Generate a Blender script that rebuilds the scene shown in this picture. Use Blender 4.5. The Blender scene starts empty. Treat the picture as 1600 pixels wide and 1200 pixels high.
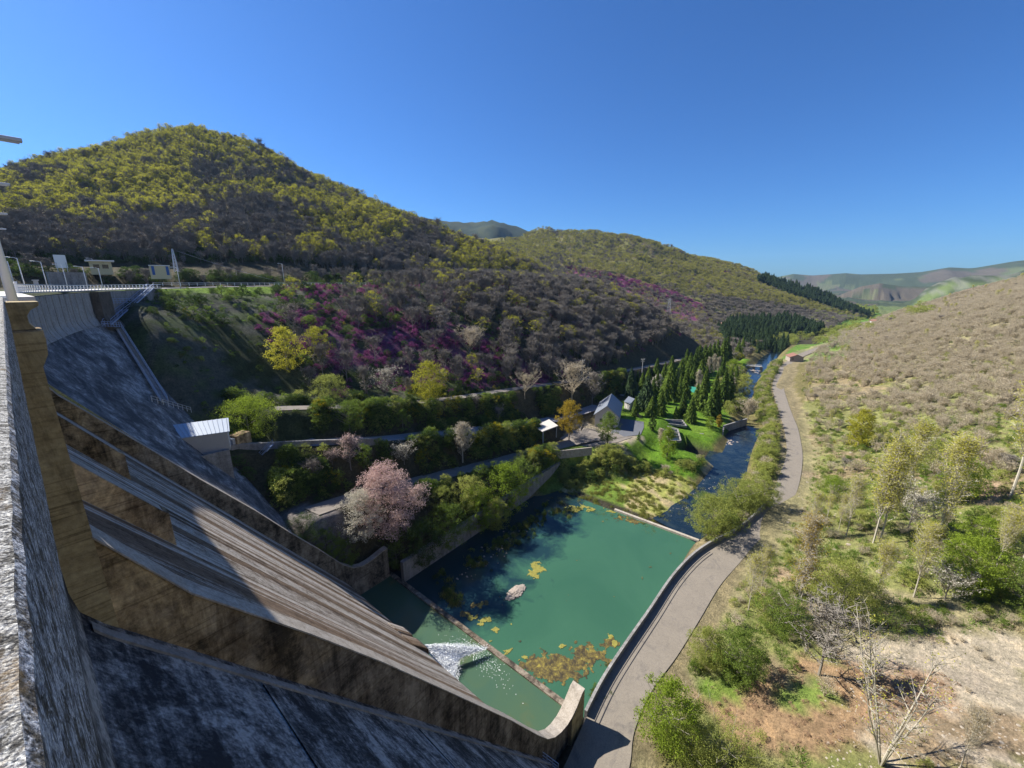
import bpy, math, random
import numpy as np
from mathutils import Vector
R = math.radians
# ---------------------------------------------------------------- camera, sky, sun, exposure
SC = bpy.context.scene
COL = SC.collection
EYE = 60.0
PITCH = 14.25
HEAD = 39.2
cam = bpy.data.cameras.new('camera'); camo = bpy.data.objects.new('camera', cam); COL.objects.link(camo)
camo.location = (0, 0, EYE)
camo.rotation_euler = (R(90 - PITCH), 0, R(HEAD - 90))
cam.sensor_width = 36; cam.lens = 36 * 630 / 1600.0
cam.clip_start = 0.05; cam.clip_end = 20000
SC.camera = camo
SUN_EL = 41.0
SUN_AZ = 105.0            # world angle from +X, counter-clockwise
W = bpy.data.worlds.new('World'); SC.world = W; W.use_nodes = True
nt = W.node_tree; nt.nodes.clear()
sky = nt.nodes.new('ShaderNodeTexSky'); sky.sky_type = 'NISHITA'; sky.sun_disc = False
sky.sun_elevation = R(SUN_EL); sky.sun_rotation = R(90 - SUN_AZ)
sky.altitude = 300; sky.air_density = 1.0; sky.dust_density = 0.5; sky.ozone_density = 7.0
bg = nt.nodes.new('ShaderNodeBackground'); bg.inputs[1].default_value = 0.072
ow = nt.nodes.new('ShaderNodeOutputWorld')
tn = nt.nodes.new('ShaderNodeMix'); tn.data_type = 'RGBA'; tn.blend_type = 'MULTIPLY'; tn.inputs['Factor'].default_value = 1.0
tn.inputs['B'].default_value = (.41, .69, 1.0, 1)      # deep mountain blue of the whole sky
nt.links.new(sky.outputs[0], tn.inputs['A']); nt.links.new(tn.outputs['Result'], bg.inputs[0]); nt.links.new(bg.outputs[0], ow.inputs[0])
sl = bpy.data.lights.new('sun', 'SUN'); sl.energy = 5.0; sl.angle = R(0.53); sl.color = (1.0, 0.95, 0.86)
so = bpy.data.objects.new('sun', sl); COL.objects.link(so)
sv = Vector((math.cos(R(SUN_AZ)) * math.cos(R(SUN_EL)), math.sin(R(SUN_AZ)) * math.cos(R(SUN_EL)), math.sin(R(SUN_EL))))
so.rotation_euler = sv.to_track_quat('Z', 'Y').to_euler()
so.location = (0, 0, 300)
SC.view_settings.view_transform = 'Standard'; SC.view_settings.look = 'None'
SC.view_settings.exposure = 1.0; SC.view_settings.gamma = 1.0
SC.view_settings.use_curve_mapping = False
SC.render.engine = 'CYCLES'
SC.cycles.max_bounces = 5; SC.cycles.transparent_max_bounces = 6; SC.cycles.diffuse_bounces = 3
SC.render.resolution_x = 1024; SC.render.resolution_y = 768

# ---------------------------------------------------------------- view geometry, used only to measure places
_f = 630.0; _p = R(PITCH); _cp, _sp = math.cos(_p), math.sin(_p)
_h = R(HEAD)
FW = np.array([math.cos(_h), math.sin(_h)]); RT = np.array([math.sin(_h), -math.cos(_h)])
def ray(px, py):
    u = (px - 800) / _f; v = (600 - py) / _f
    fwd = _cp + v * _sp; z = -_sp + v * _cp
    xy = RT * u + FW * fwd
    return np.array([xy[0], xy[1], z])
def at(px, py, z):                       # point of the place on the level z
    r = ray(px, py); k = (z - EYE) / r[2]
    return (r[0] * k, r[1] * k, z)
def far(px, py, dist):                   # point of the place at a level distance
    r = ray(px, py); k = dist / math.hypot(r[0], r[1])
    return (r[0] * k, r[1] * k, EYE + r[2] * k)
def proj(x, y, z):
    x = np.asarray(x, float); y = np.asarray(y, float); z = np.asarray(z, float) - EYE
    rt = x * RT[0] + y * RT[1]; fw = x * FW[0] + y * FW[1]
    dep = fw * _cp - z * _sp; up = fw * _sp + z * _cp
    dd = np.where(dep < 0.1, 0.1, dep)
    return 800 + _f * rt / dd, 600 - _f * up / dd, dep

# ---------------------------------------------------------------- helpers
def link(o, parent=None):
    COL.objects.link(o)
    if parent is not None: o.parent = parent
    return o
def tag(o, label=None, cat=None, group=None, kind=None):
    if label: o['label'] = label
    if cat: o['category'] = cat
    if group: o['group'] = group
    if kind: o['kind'] = kind
    return o
def empty(name, label, cat, loc=(0, 0, 0), rz=0, group=None):
    o = bpy.data.objects.new(name, None); COL.objects.link(o); o.location = loc; o.rotation_euler = (0, 0, rz)
    o.empty_display_size = 0.5
    return tag(o, label, cat, group)
class Geo:
    def __init__(s): s.v = []; s.f = []; s.m = []
    def add(s, vs, fs, m=0):
        b = len(s.v); s.v += [tuple(map(float, q)) for q in vs]
        s.f += [tuple(i + b for i in q) for q in fs]; s.m += [m] * len(fs)
    def box(s, c, size, rz=0.0, m=0, tilt=None):
        hx, hy, hz = size[0] / 2, size[1] / 2, size[2] / 2; cr, sr = math.cos(rz), math.sin(rz); vs = []
        for z in (-hz, hz):
            for x, y in ((-hx, -hy), (hx, -hy), (hx, hy), (-hx, hy)):
                vs.append((c[0] + x * cr - y * sr, c[1] + x * sr + y * cr, c[2] + z))
        s.add(vs, [(0, 3, 2, 1), (4, 5, 6, 7), (0, 1, 5, 4), (1, 2, 6, 5), (2, 3, 7, 6), (3, 0, 4, 7)], m)
    def bar(s, a, b, w, h=None, m=0):                  # rectangular bar between two points
        a = Vector(a); b = Vector(b); d = (b - a)
        if d.length < 1e-6: return
        d.normalize(); h = h or w
        sd = d.cross(Vector((0, 0, 1)))
        if sd.length < 1e-3: sd = Vector((1, 0, 0))
        sd.normalize(); up = sd.cross(d); sd = sd * w / 2; up = up * h / 2
        vs = [p + e * sd + g * up for p in (a, b) for e, g in ((-1, -1), (1, -1), (1, 1), (-1, 1))]
        s.add(vs, [(0, 3, 2, 1), (4, 5, 6, 7), (0, 1, 5, 4), (1, 2, 6, 5), (2, 3, 7, 6), (3, 0, 4, 7)], m)
    def tube(s, pts, rad, n=6, m=0):
        pts = [Vector(p) for p in pts]; b = len(s.v); k = len(pts)
        for i, p in enumerate(pts):
            d = (pts[min(i + 1, k - 1)] - pts[max(i - 1, 0)]).normalized()
            a = d.cross(Vector((0, 0, 1)))
            if a.length < 1e-3: a = Vector((1, 0, 0))
            a.normalize(); c = a.cross(d); r = rad[i] if hasattr(rad, '__len__') else rad
            for j in range(n):
                t = 2 * math.pi * j / n; s.v.append(tuple(p + a * math.cos(t) * r + c * math.sin(t) * r))
        for i in range(k - 1):
            for j in range(n):
                s.f.append((b + i * n + j, b + i * n + (j + 1) % n, b + (i + 1) * n + (j + 1) % n, b + (i + 1) * n + j)); s.m.append(m)
        s.f.append(tuple(b + j for j in range(n))[::-1]); s.f.append(tuple(b + (k - 1) * n + j for j in range(n))); s.m += [m, m]
    def prism(s, poly, y0, y1, m=0):                    # polygon in x,z pushed along y
        n = len(poly); vs = [(x, y0, z) for x, z in poly] + [(x, y1, z) for x, z in poly]
        fs = [tuple(range(n)), tuple(range(2 * n - 1, n - 1, -1))]
        for i in range(n):
            j = (i + 1) % n; fs.append((i, i + n, j + n, j))
        s.add(vs, fs, m)
    def slab(s, poly, z0, z1, m=0):                     # polygon in x,y pushed along z
        n = len(poly)
        if sum(poly[i][0] * poly[(i + 1) % n][1] - poly[(i + 1) % n][0] * poly[i][1] for i in range(n)) < 0: poly = poly[::-1]
        g0 = (lambda q: z0 + (q[2] if len(q) > 2 else 0)); g1 = (lambda q: z1 + (q[2] if len(q) > 2 else 0))
        vs = [(q[0], q[1], g0(q)) for q in poly] + [(q[0], q[1], g1(q)) for q in poly]
        fs = [tuple(range(n))[::-1], tuple(range(n, 2 * n))]
        for i in range(n):
            j = (i + 1) % n; fs.append((i, j, j + n, i + n))
        s.add(vs, fs, m)
    def mesh(s, name, mats):
        me = bpy.data.meshes.new(name); me.from_pydata(s.v, [], s.f)
        for m in (mats if isinstance(mats, (list, tuple)) else [mats]): me.materials.append(m)
        me.polygons.foreach_set('material_index', s.m); me.update()
        return me
    def obj(s, name, mats, parent=None, smooth=False, bevel=0, loc=None):
        me = s.mesh(name, mats)
        if smooth: me.polygons.foreach_set('use_smooth', [True] * len(me.polygons))
        o = bpy.data.objects.new(name, me); link(o, parent)
        if loc: o.location = loc
        if bevel:
            md = o.modifiers.new('bevel', 'BEVEL'); md.width = bevel; md.segments = 2; md.limit_method = 'ANGLE'
        return o
def local(g, loc):
    g.v = [(x - loc[0], y - loc[1], z - loc[2]) for x, y, z in g.v]; return g

# ---------------------------------------------------------------- materials
def mat(name, base=(.5, .5, .5), rough=.8, spec=.3, metal=0.0):
    m = bpy.data.materials.new(name); m.use_nodes = True; n = m.node_tree
    b = n.nodes['Principled BSDF']; b.inputs['Base Color'].default_value = (*base, 1)
    b.inputs['Roughness'].default_value = rough; b.inputs['Specular IOR Level'].default_value = spec
    b.inputs['Metallic'].default_value = metal
    return m
class NB:
    def __init__(s, m): s.t = m.node_tree; s.b = s.t.nodes['Principled BSDF']
    def n(s, typ, **k):
        o = s.t.nodes.new(typ)
        for a, v in k.items(): setattr(o, a, v)
        return o
    def l(s, a, b): s.t.links.new(a, b)
    def coord(s, scale=(1, 1, 1), rot=(0, 0, 0), kind='Object'):
        tc = s.n('ShaderNodeTexCoord'); mp = s.n('ShaderNodeMapping')
        mp.inputs['Scale'].default_value = scale; mp.inputs['Rotation'].default_value = rot
        s.l(tc.outputs[kind], mp.inputs[0]); return mp.outputs[0]
    def noise(s, co, scale, detail=5, rough=.6, dist=0.0):
        x = s.n('ShaderNodeTexNoise'); x.inputs['Scale'].default_value = scale; x.inputs['Detail'].default_value = detail
        x.inputs['Roughness'].default_value = rough; x.inputs['Distortion'].default_value = dist
        s.l(co, x.inputs['Vector']); return x.outputs['Fac']
    def ramp(s, fac, stops):
        r = s.n('ShaderNodeValToRGB'); e = r.color_ramp.elements
        while len(e) < len(stops): e.new(0.5)
        for el, (p, c) in zip(e, stops):
            el.position = p; el.color = (*c, 1) if len(c) == 3 else c
        s.l(fac, r.inputs[0]); return r.outputs[0]
    def mix(s, fac, a, b, mode='MIX'):
        x = s.n('ShaderNodeMix'); x.data_type = 'RGBA'; x.blend_type = mode; x.clamp_factor = True
        for sock, v in ((x.inputs['Factor'], fac), (x.inputs['A'], a), (x.inputs['B'], b)):
            if isinstance(v, (int, float)): sock.default_value = v
            elif isinstance(v, tuple): sock.default_value = (*v, 1)
            else: s.l(v, sock)
        return x.outputs['Result']
    def math(s, op, a, b=0.0, c=None):
        x = s.n('ShaderNodeMath'); x.operation = op
        for i, v in enumerate([a, b] + ([c] if c is not None else [])):
            if isinstance(v, (int, float)): x.inputs[i].default_value = v
            else: s.l(v, x.inputs[i])
        return x.outputs[0]
    def base(s, c): s.l(c, s.b.inputs['Base Color'])
    def bump(s, h, dist=.05, strength=.6):
        x = s.n('ShaderNodeBump'); x.inputs['Distance'].default_value = dist; x.inputs['Strength'].default_value = strength
        s.l(h, x.inputs['Height']); s.l(x.outputs[0], s.b.inputs['Normal'])
MULT = 'MULTIPLY'
def plain(name, base, rough=.7, var=.25, scale=3.0, spec=.3, metal=0.0, bump=.01):
    m = mat(name, base, rough, spec, metal); q = NB(m); co = q.coord()
    n1 = q.noise(co, scale, 6, .65)
    q.base(q.mix(n1, tuple(c * (1 - var) for c in base), tuple(min(1, c * (1 + var)) for c in base)))
    if bump: q.bump(q.noise(co, scale * 6, 4), bump, .5)
    return m
# concrete of the dam faces: dark lichen, pale runs down the slope
def concrete(name, pale, mid, dark, run=(.1, 1.2, .1), blotch=.5, thr=(.35, .5, .66), course=0.0, fine=9.0):
    m = mat(name, mid, .9, .15); q = NB(m)
    co = q.coord(); cr = q.coord(run)
    runs = q.noise(cr, 1.0, 8, .68, .5); bl = q.noise(co, blotch, 9, .72, .4); fi = q.noise(co, fine, 5, .7)
    fb = q.noise(co, blotch * 6, 7, .8, .3); a = q.math('ADD', q.math('ADD', q.math('MULTIPLY', runs, .42), q.math('MULTIPLY', bl, .33)), q.math('MULTIPLY', fb, .25))
    c = q.ramp(a, [(thr[0], dark), (thr[1], mid), (thr[2], pale)])
    c = q.mix(.55, c, q.ramp(fi, [(.25, (.35, .35, .35)), (.75, (1.35, 1.33, 1.3))]), MULT)
    h = q.math('ADD', fi, q.math('MULTIPLY', bl, .8))
    if course:                                            # lift joints of the pour
        ln = q.noise(q.coord((.12, .12, course), (.16, 0, 0)), 1.0, 4, .6, .05)
        c = q.mix(.85, c, q.ramp(ln, [(.36, (.5, .48, .46)), (.42, (.95, .95, .95)), (.6, (1.08, 1.08, 1.08)), (.66, (.75, .73, .7))]), MULT)
        dr = q.noise(q.coord((.5, .5, .06)), 1.0, 7, .75, .5)
        c = q.mix(.75, c, q.ramp(dr, [(.5, (1, 1, 1)), (.62, (.35, .32, .3))]), MULT)
    q.base(c); q.bump(h, .05, .5)
    return m
M = {}
M['face'] = concrete('dark_dam_face_concrete', (.40, .38, .36), (.13, .128, .13), (.035, .036, .04), run=(.55, .06, .55), blotch=.5, thr=(.455, .50, .555), fine=6)
M['far_face'] = concrete('weathered_dam_concrete', (.42, .41, .40), (.18, .178, .18), (.075, .076, .08), run=(.22, .16, .3), blotch=.3, thr=(.455, .52, .58), fine=5)
M['chute'] = concrete('spillway_concrete', (.56, .51, .45), (.40, .355, .30), (.15, .115, .085), run=(.014, .5, .014), blotch=.8, thr=(.43, .49, .56), fine=3)
_m = M['chute']; _q = NB(_m); _b = _q.b.inputs['Base Color'].links[0].from_socket
_s1 = _q.noise(_q.coord((.005, .40, .005)), 1.0, 5, .62, .15); _s2 = _q.noise(_q.coord((.03, 2.6, .03)), 1.0, 4, .7)
_c = _q.mix(_q.ramp(_q.math('ADD', _s1, _q.math('MULTIPLY', _s2, .12)), [(.545, (0, 0, 0)), (.585, (1, 1, 1))]), _b, _q.mix(1.0, _b, (.42, .33, .26), MULT))
_c = _q.mix(.7, _c, _q.ramp(_s2, [(.38, (.62, .58, .55)), (.52, (1.05, 1.05, 1.05)), (.62, (1.25, 1.22, 1.2))]), MULT)
_q.base(_c)
M['ochre'] = concrete('ochre_board_marked_concrete', (.52, .42, .24), (.40, .31, .165), (.15, .11, .06), run=(.35, .35, .9), blotch=.3, thr=(.36, .48, .62), course=5.5, fine=5)
M['wall'] = concrete('stained_wall_concrete', (.33, .28, .22), (.19, .155, .12), (.05, .042, .034), run=(.6, .6, .25), blotch=.3, thr=(.43, .5, .57), course=4.5, fine=5)
_q = NB(M['wall']); _b = _q.b.inputs['Base Color'].links[0].from_socket
_x = _q.n('ShaderNodeSeparateXYZ'); _q.l(_q.coord(), _x.inputs[0]); _nz = _q.noise(_q.coord(), .35, 6, .7, .5)
_w = _q.ramp(_q.math('ADD', _q.math('MULTIPLY', _x.outputs[0], .05), _nz), [(.50, (1, 1, 1)), (.95, (0, 0, 0))])
_q.base(_q.mix(_w, _b, _q.mix(1.0, _b, (2.1, 1.85, 1.3), MULT)))
M['top'] = concrete('lichened_wall_top', (.55, .5, .44), (.42, .37, .31), (.2, .17, .14), run=(1, 1, 1), blotch=1.2, fine=7)
M['panel'] = concrete('pale_panel_concrete', (.50, .47, .44), (.38, .36, .335), (.2, .18, .16), run=(1.2, 1.2, .3), blotch=.5, fine=4)
M['rib'] = concrete('brown_rib_concrete', (.2, .17, .14), (.12, .1, .08), (.05, .04, .03), run=(1, 1, .5), blotch=.6)
M['grey_conc'] = concrete('grey_retaining_concrete', (.42, .41, .4), (.27, .26, .25), (.1, .095, .09), run=(1.0, 1.0, .12), blotch=.4, fine=4)
M['render'] = plain('pale_rendered_wall', (.5, .47, .43), .85, .12, 1.2)
M['white'] = plain('white_paint', (.78, .78, .77), .5, .05)
M['galv'] = plain('galvanised_steel', (.42, .45, .5), .45, .12, 4, .5, .3, 0)
M['rail_blue'] = plain('blue_grey_rail_paint', (.25, .33, .5), .5, .1, 4, .4, .1, 0)
M['dark_metal'] = plain('dark_metal', (.03, .03, .035), .6, .2)
M['tile'] = plain('dark_water_tank', (.03, .035, .04), .2, .2, 1)
# nearest stone: coarse exposed granite grit with lichen
def grit(name, a, b, c, sc):
    m = mat(name, b, .95, .1); q = NB(m); co = q.coord()
    v = q.n('ShaderNodeTexVoronoi'); v.inputs['Scale'].default_value = sc; q.l(co, v.inputs['Vector'])
    n1 = q.noise(co, sc * .22, 8, .8, .4); n2 = q.noise(co, sc * 1.6, 4, .75)
    n3 = q.noise(q.coord((1, .35, 1)), 5.0, 7, .7, .8)
    c0 = q.ramp(n1, [(.44, c), (.5, b), (.55, a)])
    c0 = q.mix(.75, c0, q.ramp(n2, [(.4, (.12, .12, .14)), (.5, (.9, .9, .9)), (.6, (1.9, 1.9, 1.85))]), MULT)
    o = q.ramp(n3, [(.56, (0, 0, 0)), (.68, (1, 1, 1))])
    c0 = q.mix(q.math('MULTIPLY', o, .6), c0, (.3, .2, .09))
    q.base(c0)
    q.bump(q.math('ADD', q.math('MULTIPLY', n2, 1.0), q.math('MULTIPLY', v.outputs['Distance'], -.8)), .006, 1.0)
    return m
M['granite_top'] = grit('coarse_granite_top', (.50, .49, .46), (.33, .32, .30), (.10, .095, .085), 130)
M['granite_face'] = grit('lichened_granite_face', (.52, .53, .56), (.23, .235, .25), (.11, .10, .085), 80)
# asphalt
m = mat('sunworn_asphalt', (.2, .18, .16), .9, .2); q = NB(m); co = q.coord()
c = q.mix(q.noise(co, .22, 7, .65, 1.0), (.195, .17, .14), (.27, .235, .19))
c = q.mix(q.ramp(q.noise(q.coord((.35, .35, .35)), .6, 8, .75, 1.5), [(.54, (0, 0, 0)), (.72, (1, 1, 1))]), c, (.13, .118, .11))
c = q.mix(q.math('MULTIPLY', q.ramp(q.noise(q.coord((.9, .9, .9), (0, 0, .5)), .45, 9, .8, 3.5), [(.488, (0, 0, 0)), (.5, (1, 1, 1)), (.512, (0, 0, 0))]), .75), c, (.07, .06, .055))
c = q.mix(.4, c, q.ramp(q.noise(co, 14, 3, .8), [(.3, (.7, .7, .7)), (.7, (1.25, 1.25, 1.25))]), MULT)
q.base(c); q.bump(q.noise(co, 18, 3), .01, .4); M['asphalt'] = m
M['gravel'] = plain('pale_gravel_track', (.21, .185, .16), .95, .3, .8, .1)
M['grey_road'] = plain('grey_track_asphalt', (.25, .24, .25), .9, .2, .7, .2)
# ---------------------------------------------------------------- lie of the land (x = downstream, y = to the left bank)
rs = np.random.RandomState(7)
_lat = rs.rand(256, 256)
def vnoise(x, y):
    xi = np.floor(x).astype(int); yi = np.floor(y).astype(int); fx = x - xi; fy = y - yi
    fx = fx * fx * (3 - 2 * fx); fy = fy * fy * (3 - 2 * fy)
    a = _lat[xi & 255, yi & 255]; b = _lat[(xi + 1) & 255, yi & 255]; c = _lat[xi & 255, (yi + 1) & 255]; d = _lat[(xi + 1) & 255, (yi + 1) & 255]
    return (a * (1 - fx) + b * fx) * (1 - fy) + (c * (1 - fx) + d * fx) * fy
def fbm(x, y, o=4):
    s = 0; a = .5
    for i in range(o): s = s + a * (vnoise(x * 2 ** i + 17.3 * i, y * 2 ** i + 9.1 * i) - .5); a *= .5
    return s
STN = [
 (-200, [(-300, 110), (-110, 62), (-60, 45), (0, 15), (66, 12), (93, 22), (119, 44), (140, 57), (178, 58), (186, 63.5), (225, 64.5), (245, 70), (532, 140), (900, 160)]),
 (0, [(-300, 110), (-110, 58), (-60, 32), (-30, 14), (-6, 4), (0, 1), (60, 1), (66, 10), (76, 17), (84, 22), (93, 27), (103, 30), (114, 38), (122, 45), (140, 55.5), (146, 57.6), (178, 58), (186, 63.5), (225, 64.5), (245, 70), (400, 112), (500, 138), (560, 140), (700, 150), (1000, 150)]),
 (18, [(-300, 110), (-110, 57.5), (-60, 30), (-30, 13.5), (-8, 5), (2, 1), (60, 1), (66, 9.5), (80, 20), (93, 28), (101, 34.5), (107, 41.5), (112, 48), (118, 52.5), (126, 55.5), (134, 57), (142, 57.8), (172, 58), (184, 58.5), (190, 63), (225, 65), (240, 70.5), (400, 110), (532, 142), (560, 143), (700, 155), (1000, 160)]),
 (40, [(-300, 110), (-110, 57), (-60, 28), (-30, 13), (-12, 6), (4, 1), (19, 1), (20, -1), (61.5, -1), (62.5, 4.6), (66, 8), (70, 13.5), (76, 16.5), (82, 19), (87, 24), (93, 25), (99, 30), (104, 31), (112, 32), (119, 38), (135, 48), (153, 56.5), (172, 58), (184, 58.5), (194, 63), (225, 65), (240, 71), (532, 152), (560, 154), (700, 165), (1000, 165)]),
 (80, [(-300, 112), (-110, 57), (-60, 26), (-30, 10), (-10, 5.5), (3, 2), (10, 2), (16, 1), (18, -1), (61.5, -1), (62.5, 4.6), (66, 7), (70, 10), (74, 10.5), (80, 16), (86, 17), (90, 22), (95, 24), (107, 27), (130, 41), (166, 56.5), (190, 58.5), (200, 60), (214, 65), (532, 170), (560, 173), (700, 180), (1000, 170)]),
 (110, [(-300, 115), (-110, 58), (-60, 29), (-34, 16), (-10, 7), (0, 3), (10, 3), (15, 2), (19, -.6), (24, -.6), (30, .6), (52, .6), (58, 1.5), (62, 5.5), (66, 7.2), (72, 8.6), (80, 12), (86, 13), (91, 21), (98, 23), (130, 40), (172, 57), (200, 58.5), (216, 64), (532, 190), (560, 192), (1000, 160)]),
 (140, [(-300, 117), (-110, 61), (-60, 32), (-34, 17), (-10, 7), (0, 3.5), (12, 3.5), (15, 2), (17, -.6), (25, -.6), (29, 2.2), (32, 3), (50, 4.5), (60, 6.5), (72, 7.6), (78, 8), (82, 11), (90, 17), (97, 19.5), (130, 40), (170, 56), (205, 59), (222, 65), (500, 192), (532, 200), (1000, 150)]),
 (180, [(-300, 120), (-110, 63), (-60, 34), (-39, 20), (-12, 8), (4, 4), (13, 4), (17, 2), (20, -.6), (28, -.6), (31, 2.5), (36, 3.5), (60, 4.5), (76, 6), (84, 13), (92, 16.5), (125, 38), (165, 56), (205, 59.5), (225, 66), (452, 178), (532, 206), (1000, 140)]),
 (240, [(-300, 120), (-110, 63), (-60, 34), (-39, 22), (-6, 8), (16, 4), (24, 4), (29, 2), (32, -.6), (40, -.6), (43, 3), (60, 3.5), (74, 5), (84, 11.5), (92, 17), (122, 38), (160, 55), (205, 60), (393, 143), (500, 172), (1000, 140)]),
 (320, [(-300, 120), (-110, 63), (-60, 38), (-39, 27), (0, 8), (20, 5), (32, 4), (37, -.6), (46, -.6), (50, 3), (62, 3), (72, 7), (86, 18), (119, 38), (158, 53), (205, 59), (287, 94), (430, 118), (900, 120)]),
 (420, [(-300, 120), (-110, 63), (-60, 38), (-39, 27), (0, 9), (20, 4), (34, 3.5), (38, -1.2), (46, -1.2), (50, 1), (90, 4), (160, 16), (250, 36), (400, 70), (800, 120)]),
 (500, [(-300, 110), (-132, 66), (-85, 47), (-39, 27), (0, 7), (15, 0), (36, -2), (60, -1), (116, 8), (200, 24), (300, 44), (500, 85), (800, 150)]),
 (600, [(-300, 95), (-132, 66), (-85, 47), (-39, 25), (0, 2), (30, -4), (60, -1), (116, 6), (250, 45), (400, 90), (700, 160)]),
 (700, [(-300, 60), (-132, 40), (-60, 8), (-20, -5), (20, -6), (60, 6), (160, 46), (300, 88), (537, 131), (900, 150)]),
 (830, [(-300, 40), (-132, 15), (-60, -6), (0, -8), (50, 14), (150, 58), (300, 118), (495, 172), (560, 175), (900, 165)]),
 (900, [(-300, 30), (-132, 5), (-60, -8), (10, -7), (60, 22), (236, 100), (374, 157), (450, 163), (900, 160)]),
 (1000, [(-400, 20), (-132, -8), (-60, -10), (-10, -7), (40, 12), (135, 60), (236, 108), (300, 115), (900, 150)]),
 (1090, [(-400, 5), (-132, -11), (-40, -9), (0, 10), (60, 38), (135, 70), (236, 95), (900, 130)]),
 (1200, [(-400, -5), (-80, -12), (0, 0), (135, 45), (500, 90), (900, 100)]),
 (1500, [(-600, -10), (-150, -13), (0, -6), (200, 0), (500, 30), (900, 60)]),
 (6000, [(-3000, -30), (0, -30), (3000, -30)]),
]
SD = np.array([s[0] for s in STN], float)
def profile(d, s):
    d = np.asarray(d, float); s = np.asarray(s, float)
    tab = np.array([np.interp(s.ravel(), [q[0] for q in st[1]], [q[1] for q in st[1]]) for st in STN])
    dd = d.ravel(); i = np.clip(np.searchsorted(SD, dd, side='right') - 1, 0, len(SD) - 2)
    t = np.clip((dd - SD[i]) / (SD[i + 1] - SD[i]), 0, 1); k = np.arange(dd.size)
    return (tab[i, k] * (1 - t) + tab[i + 1, k] * t).reshape(d.shape)
# the left mountain ends along this line and drops into the hollow behind it
NS = [0, 60, 86, 119, 158, 195, 234, 287, 345, 393, 452, 532, 900]
ND = [345, 330, 322, 308, 318, 350, 350, 318, 278, 246, 206, 150, 60]
def ridge_pts(lst): return [far(*q) for q in lst]
RID = [
 (ridge_pts([(560, 345, 1900), (655, 338, 1900), (700, 345, 1900), (735, 347, 1950), (770, 343, 1950), (800, 351, 1950), (850, 366, 1900), (900, 385, 1850)]), .42),
 (ridge_pts([(1150, 445, 4300), (1205, 434, 4300), (1240, 428, 4300), (1270, 430, 4300), (1322, 426, 4300), (1345, 428, 4300), (1400, 427, 4300), (1440, 425, 4300), (1484, 417, 4300), (1520, 418, 4300), (1560, 412, 4300), (1600, 406, 4300), (1680, 398, 4300)]), .22),
 (ridge_pts([(1290, 470, 2500), (1310, 460, 2600), (1345, 446, 2600), (1375, 441, 2600), (1410, 446, 2600), (1450, 447, 2600), (1500, 452, 2500)]), .2),
 (ridge_pts([(1400, 478, 1750), (1430, 466, 1750), (1447, 450, 1750), (1465, 441, 1750), (1483, 434, 1750), (1492, 430, 1750), (1502, 432, 1750), (1520, 427, 1750), (1545, 427, 1750), (1575, 428, 1750), (1610, 418, 1750), (1680, 405, 1750)]), .3),
 (ridge_pts([(1400, 496, 1050), (1430, 478, 1050), (1470, 464, 1050), (1510, 452, 1050), (1550, 441, 1050), (1600, 430, 1050), (1680, 415, 1050)]), .28),
]
def segdist(x, y, pts):
    best = np.full(x.shape, 1e9); zz = np.zeros(x.shape)
    for a, b in zip(pts[:-1], pts[1:]):
        vx, vy = b[0] - a[0], b[1] - a[1]; L = vx * vx + vy * vy + 1e-9
        t = np.clip(((x - a[0]) * vx + (y - a[1]) * vy) / L, 0, 1)
        ds = np.hypot(x - a[0] - t * vx, y - a[1] - t * vy); m = ds < best
        best = np.where(m, ds, best); zz = np.where(m, a[2] + t * (b[2] - a[2]), zz)
    return best, zz
def smooth(t): t = np.clip(t, 0, 1); return t * t * (3 - 2 * t)
# roads: centre lines with levels, half width
ROAD = {
 'service_road': ([at(928, 1190, .8), at(968, 1100, .9), at(1035, 1000, 1.1), at(1103, 900, 1.4), at(1160, 840, 1.8), at(1203, 800, 2.4), at(1233, 750, 3.0), at(1242, 700, 3.5), at(1232, 650, 4), at(1216, 600, 4.2), at(1228, 570, 4.5), at(1260, 548, 5), at(1300, 536, 6)], 4.2),
 'lower_road': ([at(486, 799, 17.9), at(560, 775, 16), at(650, 752, 13), at(760, 725, 10.5), (103, 66.5, 8), (118, 62, 7.2), (134, 53, 6.6)], 2.4),
 'upper_road': ([at(372, 692, 27.5), at(400, 694, 26.5), at(460, 690, 25.5), at(520, 688, 24.5), at(650, 680, 20), at(760, 670, 16), at(850, 658, 11.5), (147, 77, 8), (190, 76, 6.2), (260, 72, 5)], 3.0),
 'hillside_track': ([at(430, 638, 32), at(500, 636, 30.5), at(600, 633, 27.5), at(720, 620, 24), at(800, 608, 21.5), (154, 88, 17.5), (212, 83, 14), (280, 76, 11)], 1.9),
 'crest_road': ([(22, 152, 58), (40, 165, 58.2), (57, 174, 58.3), (90, 186, 58.4), (140, 203, 58.6), (200, 210, 59), (280, 214, 59.4)], 3.6),
}
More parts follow.
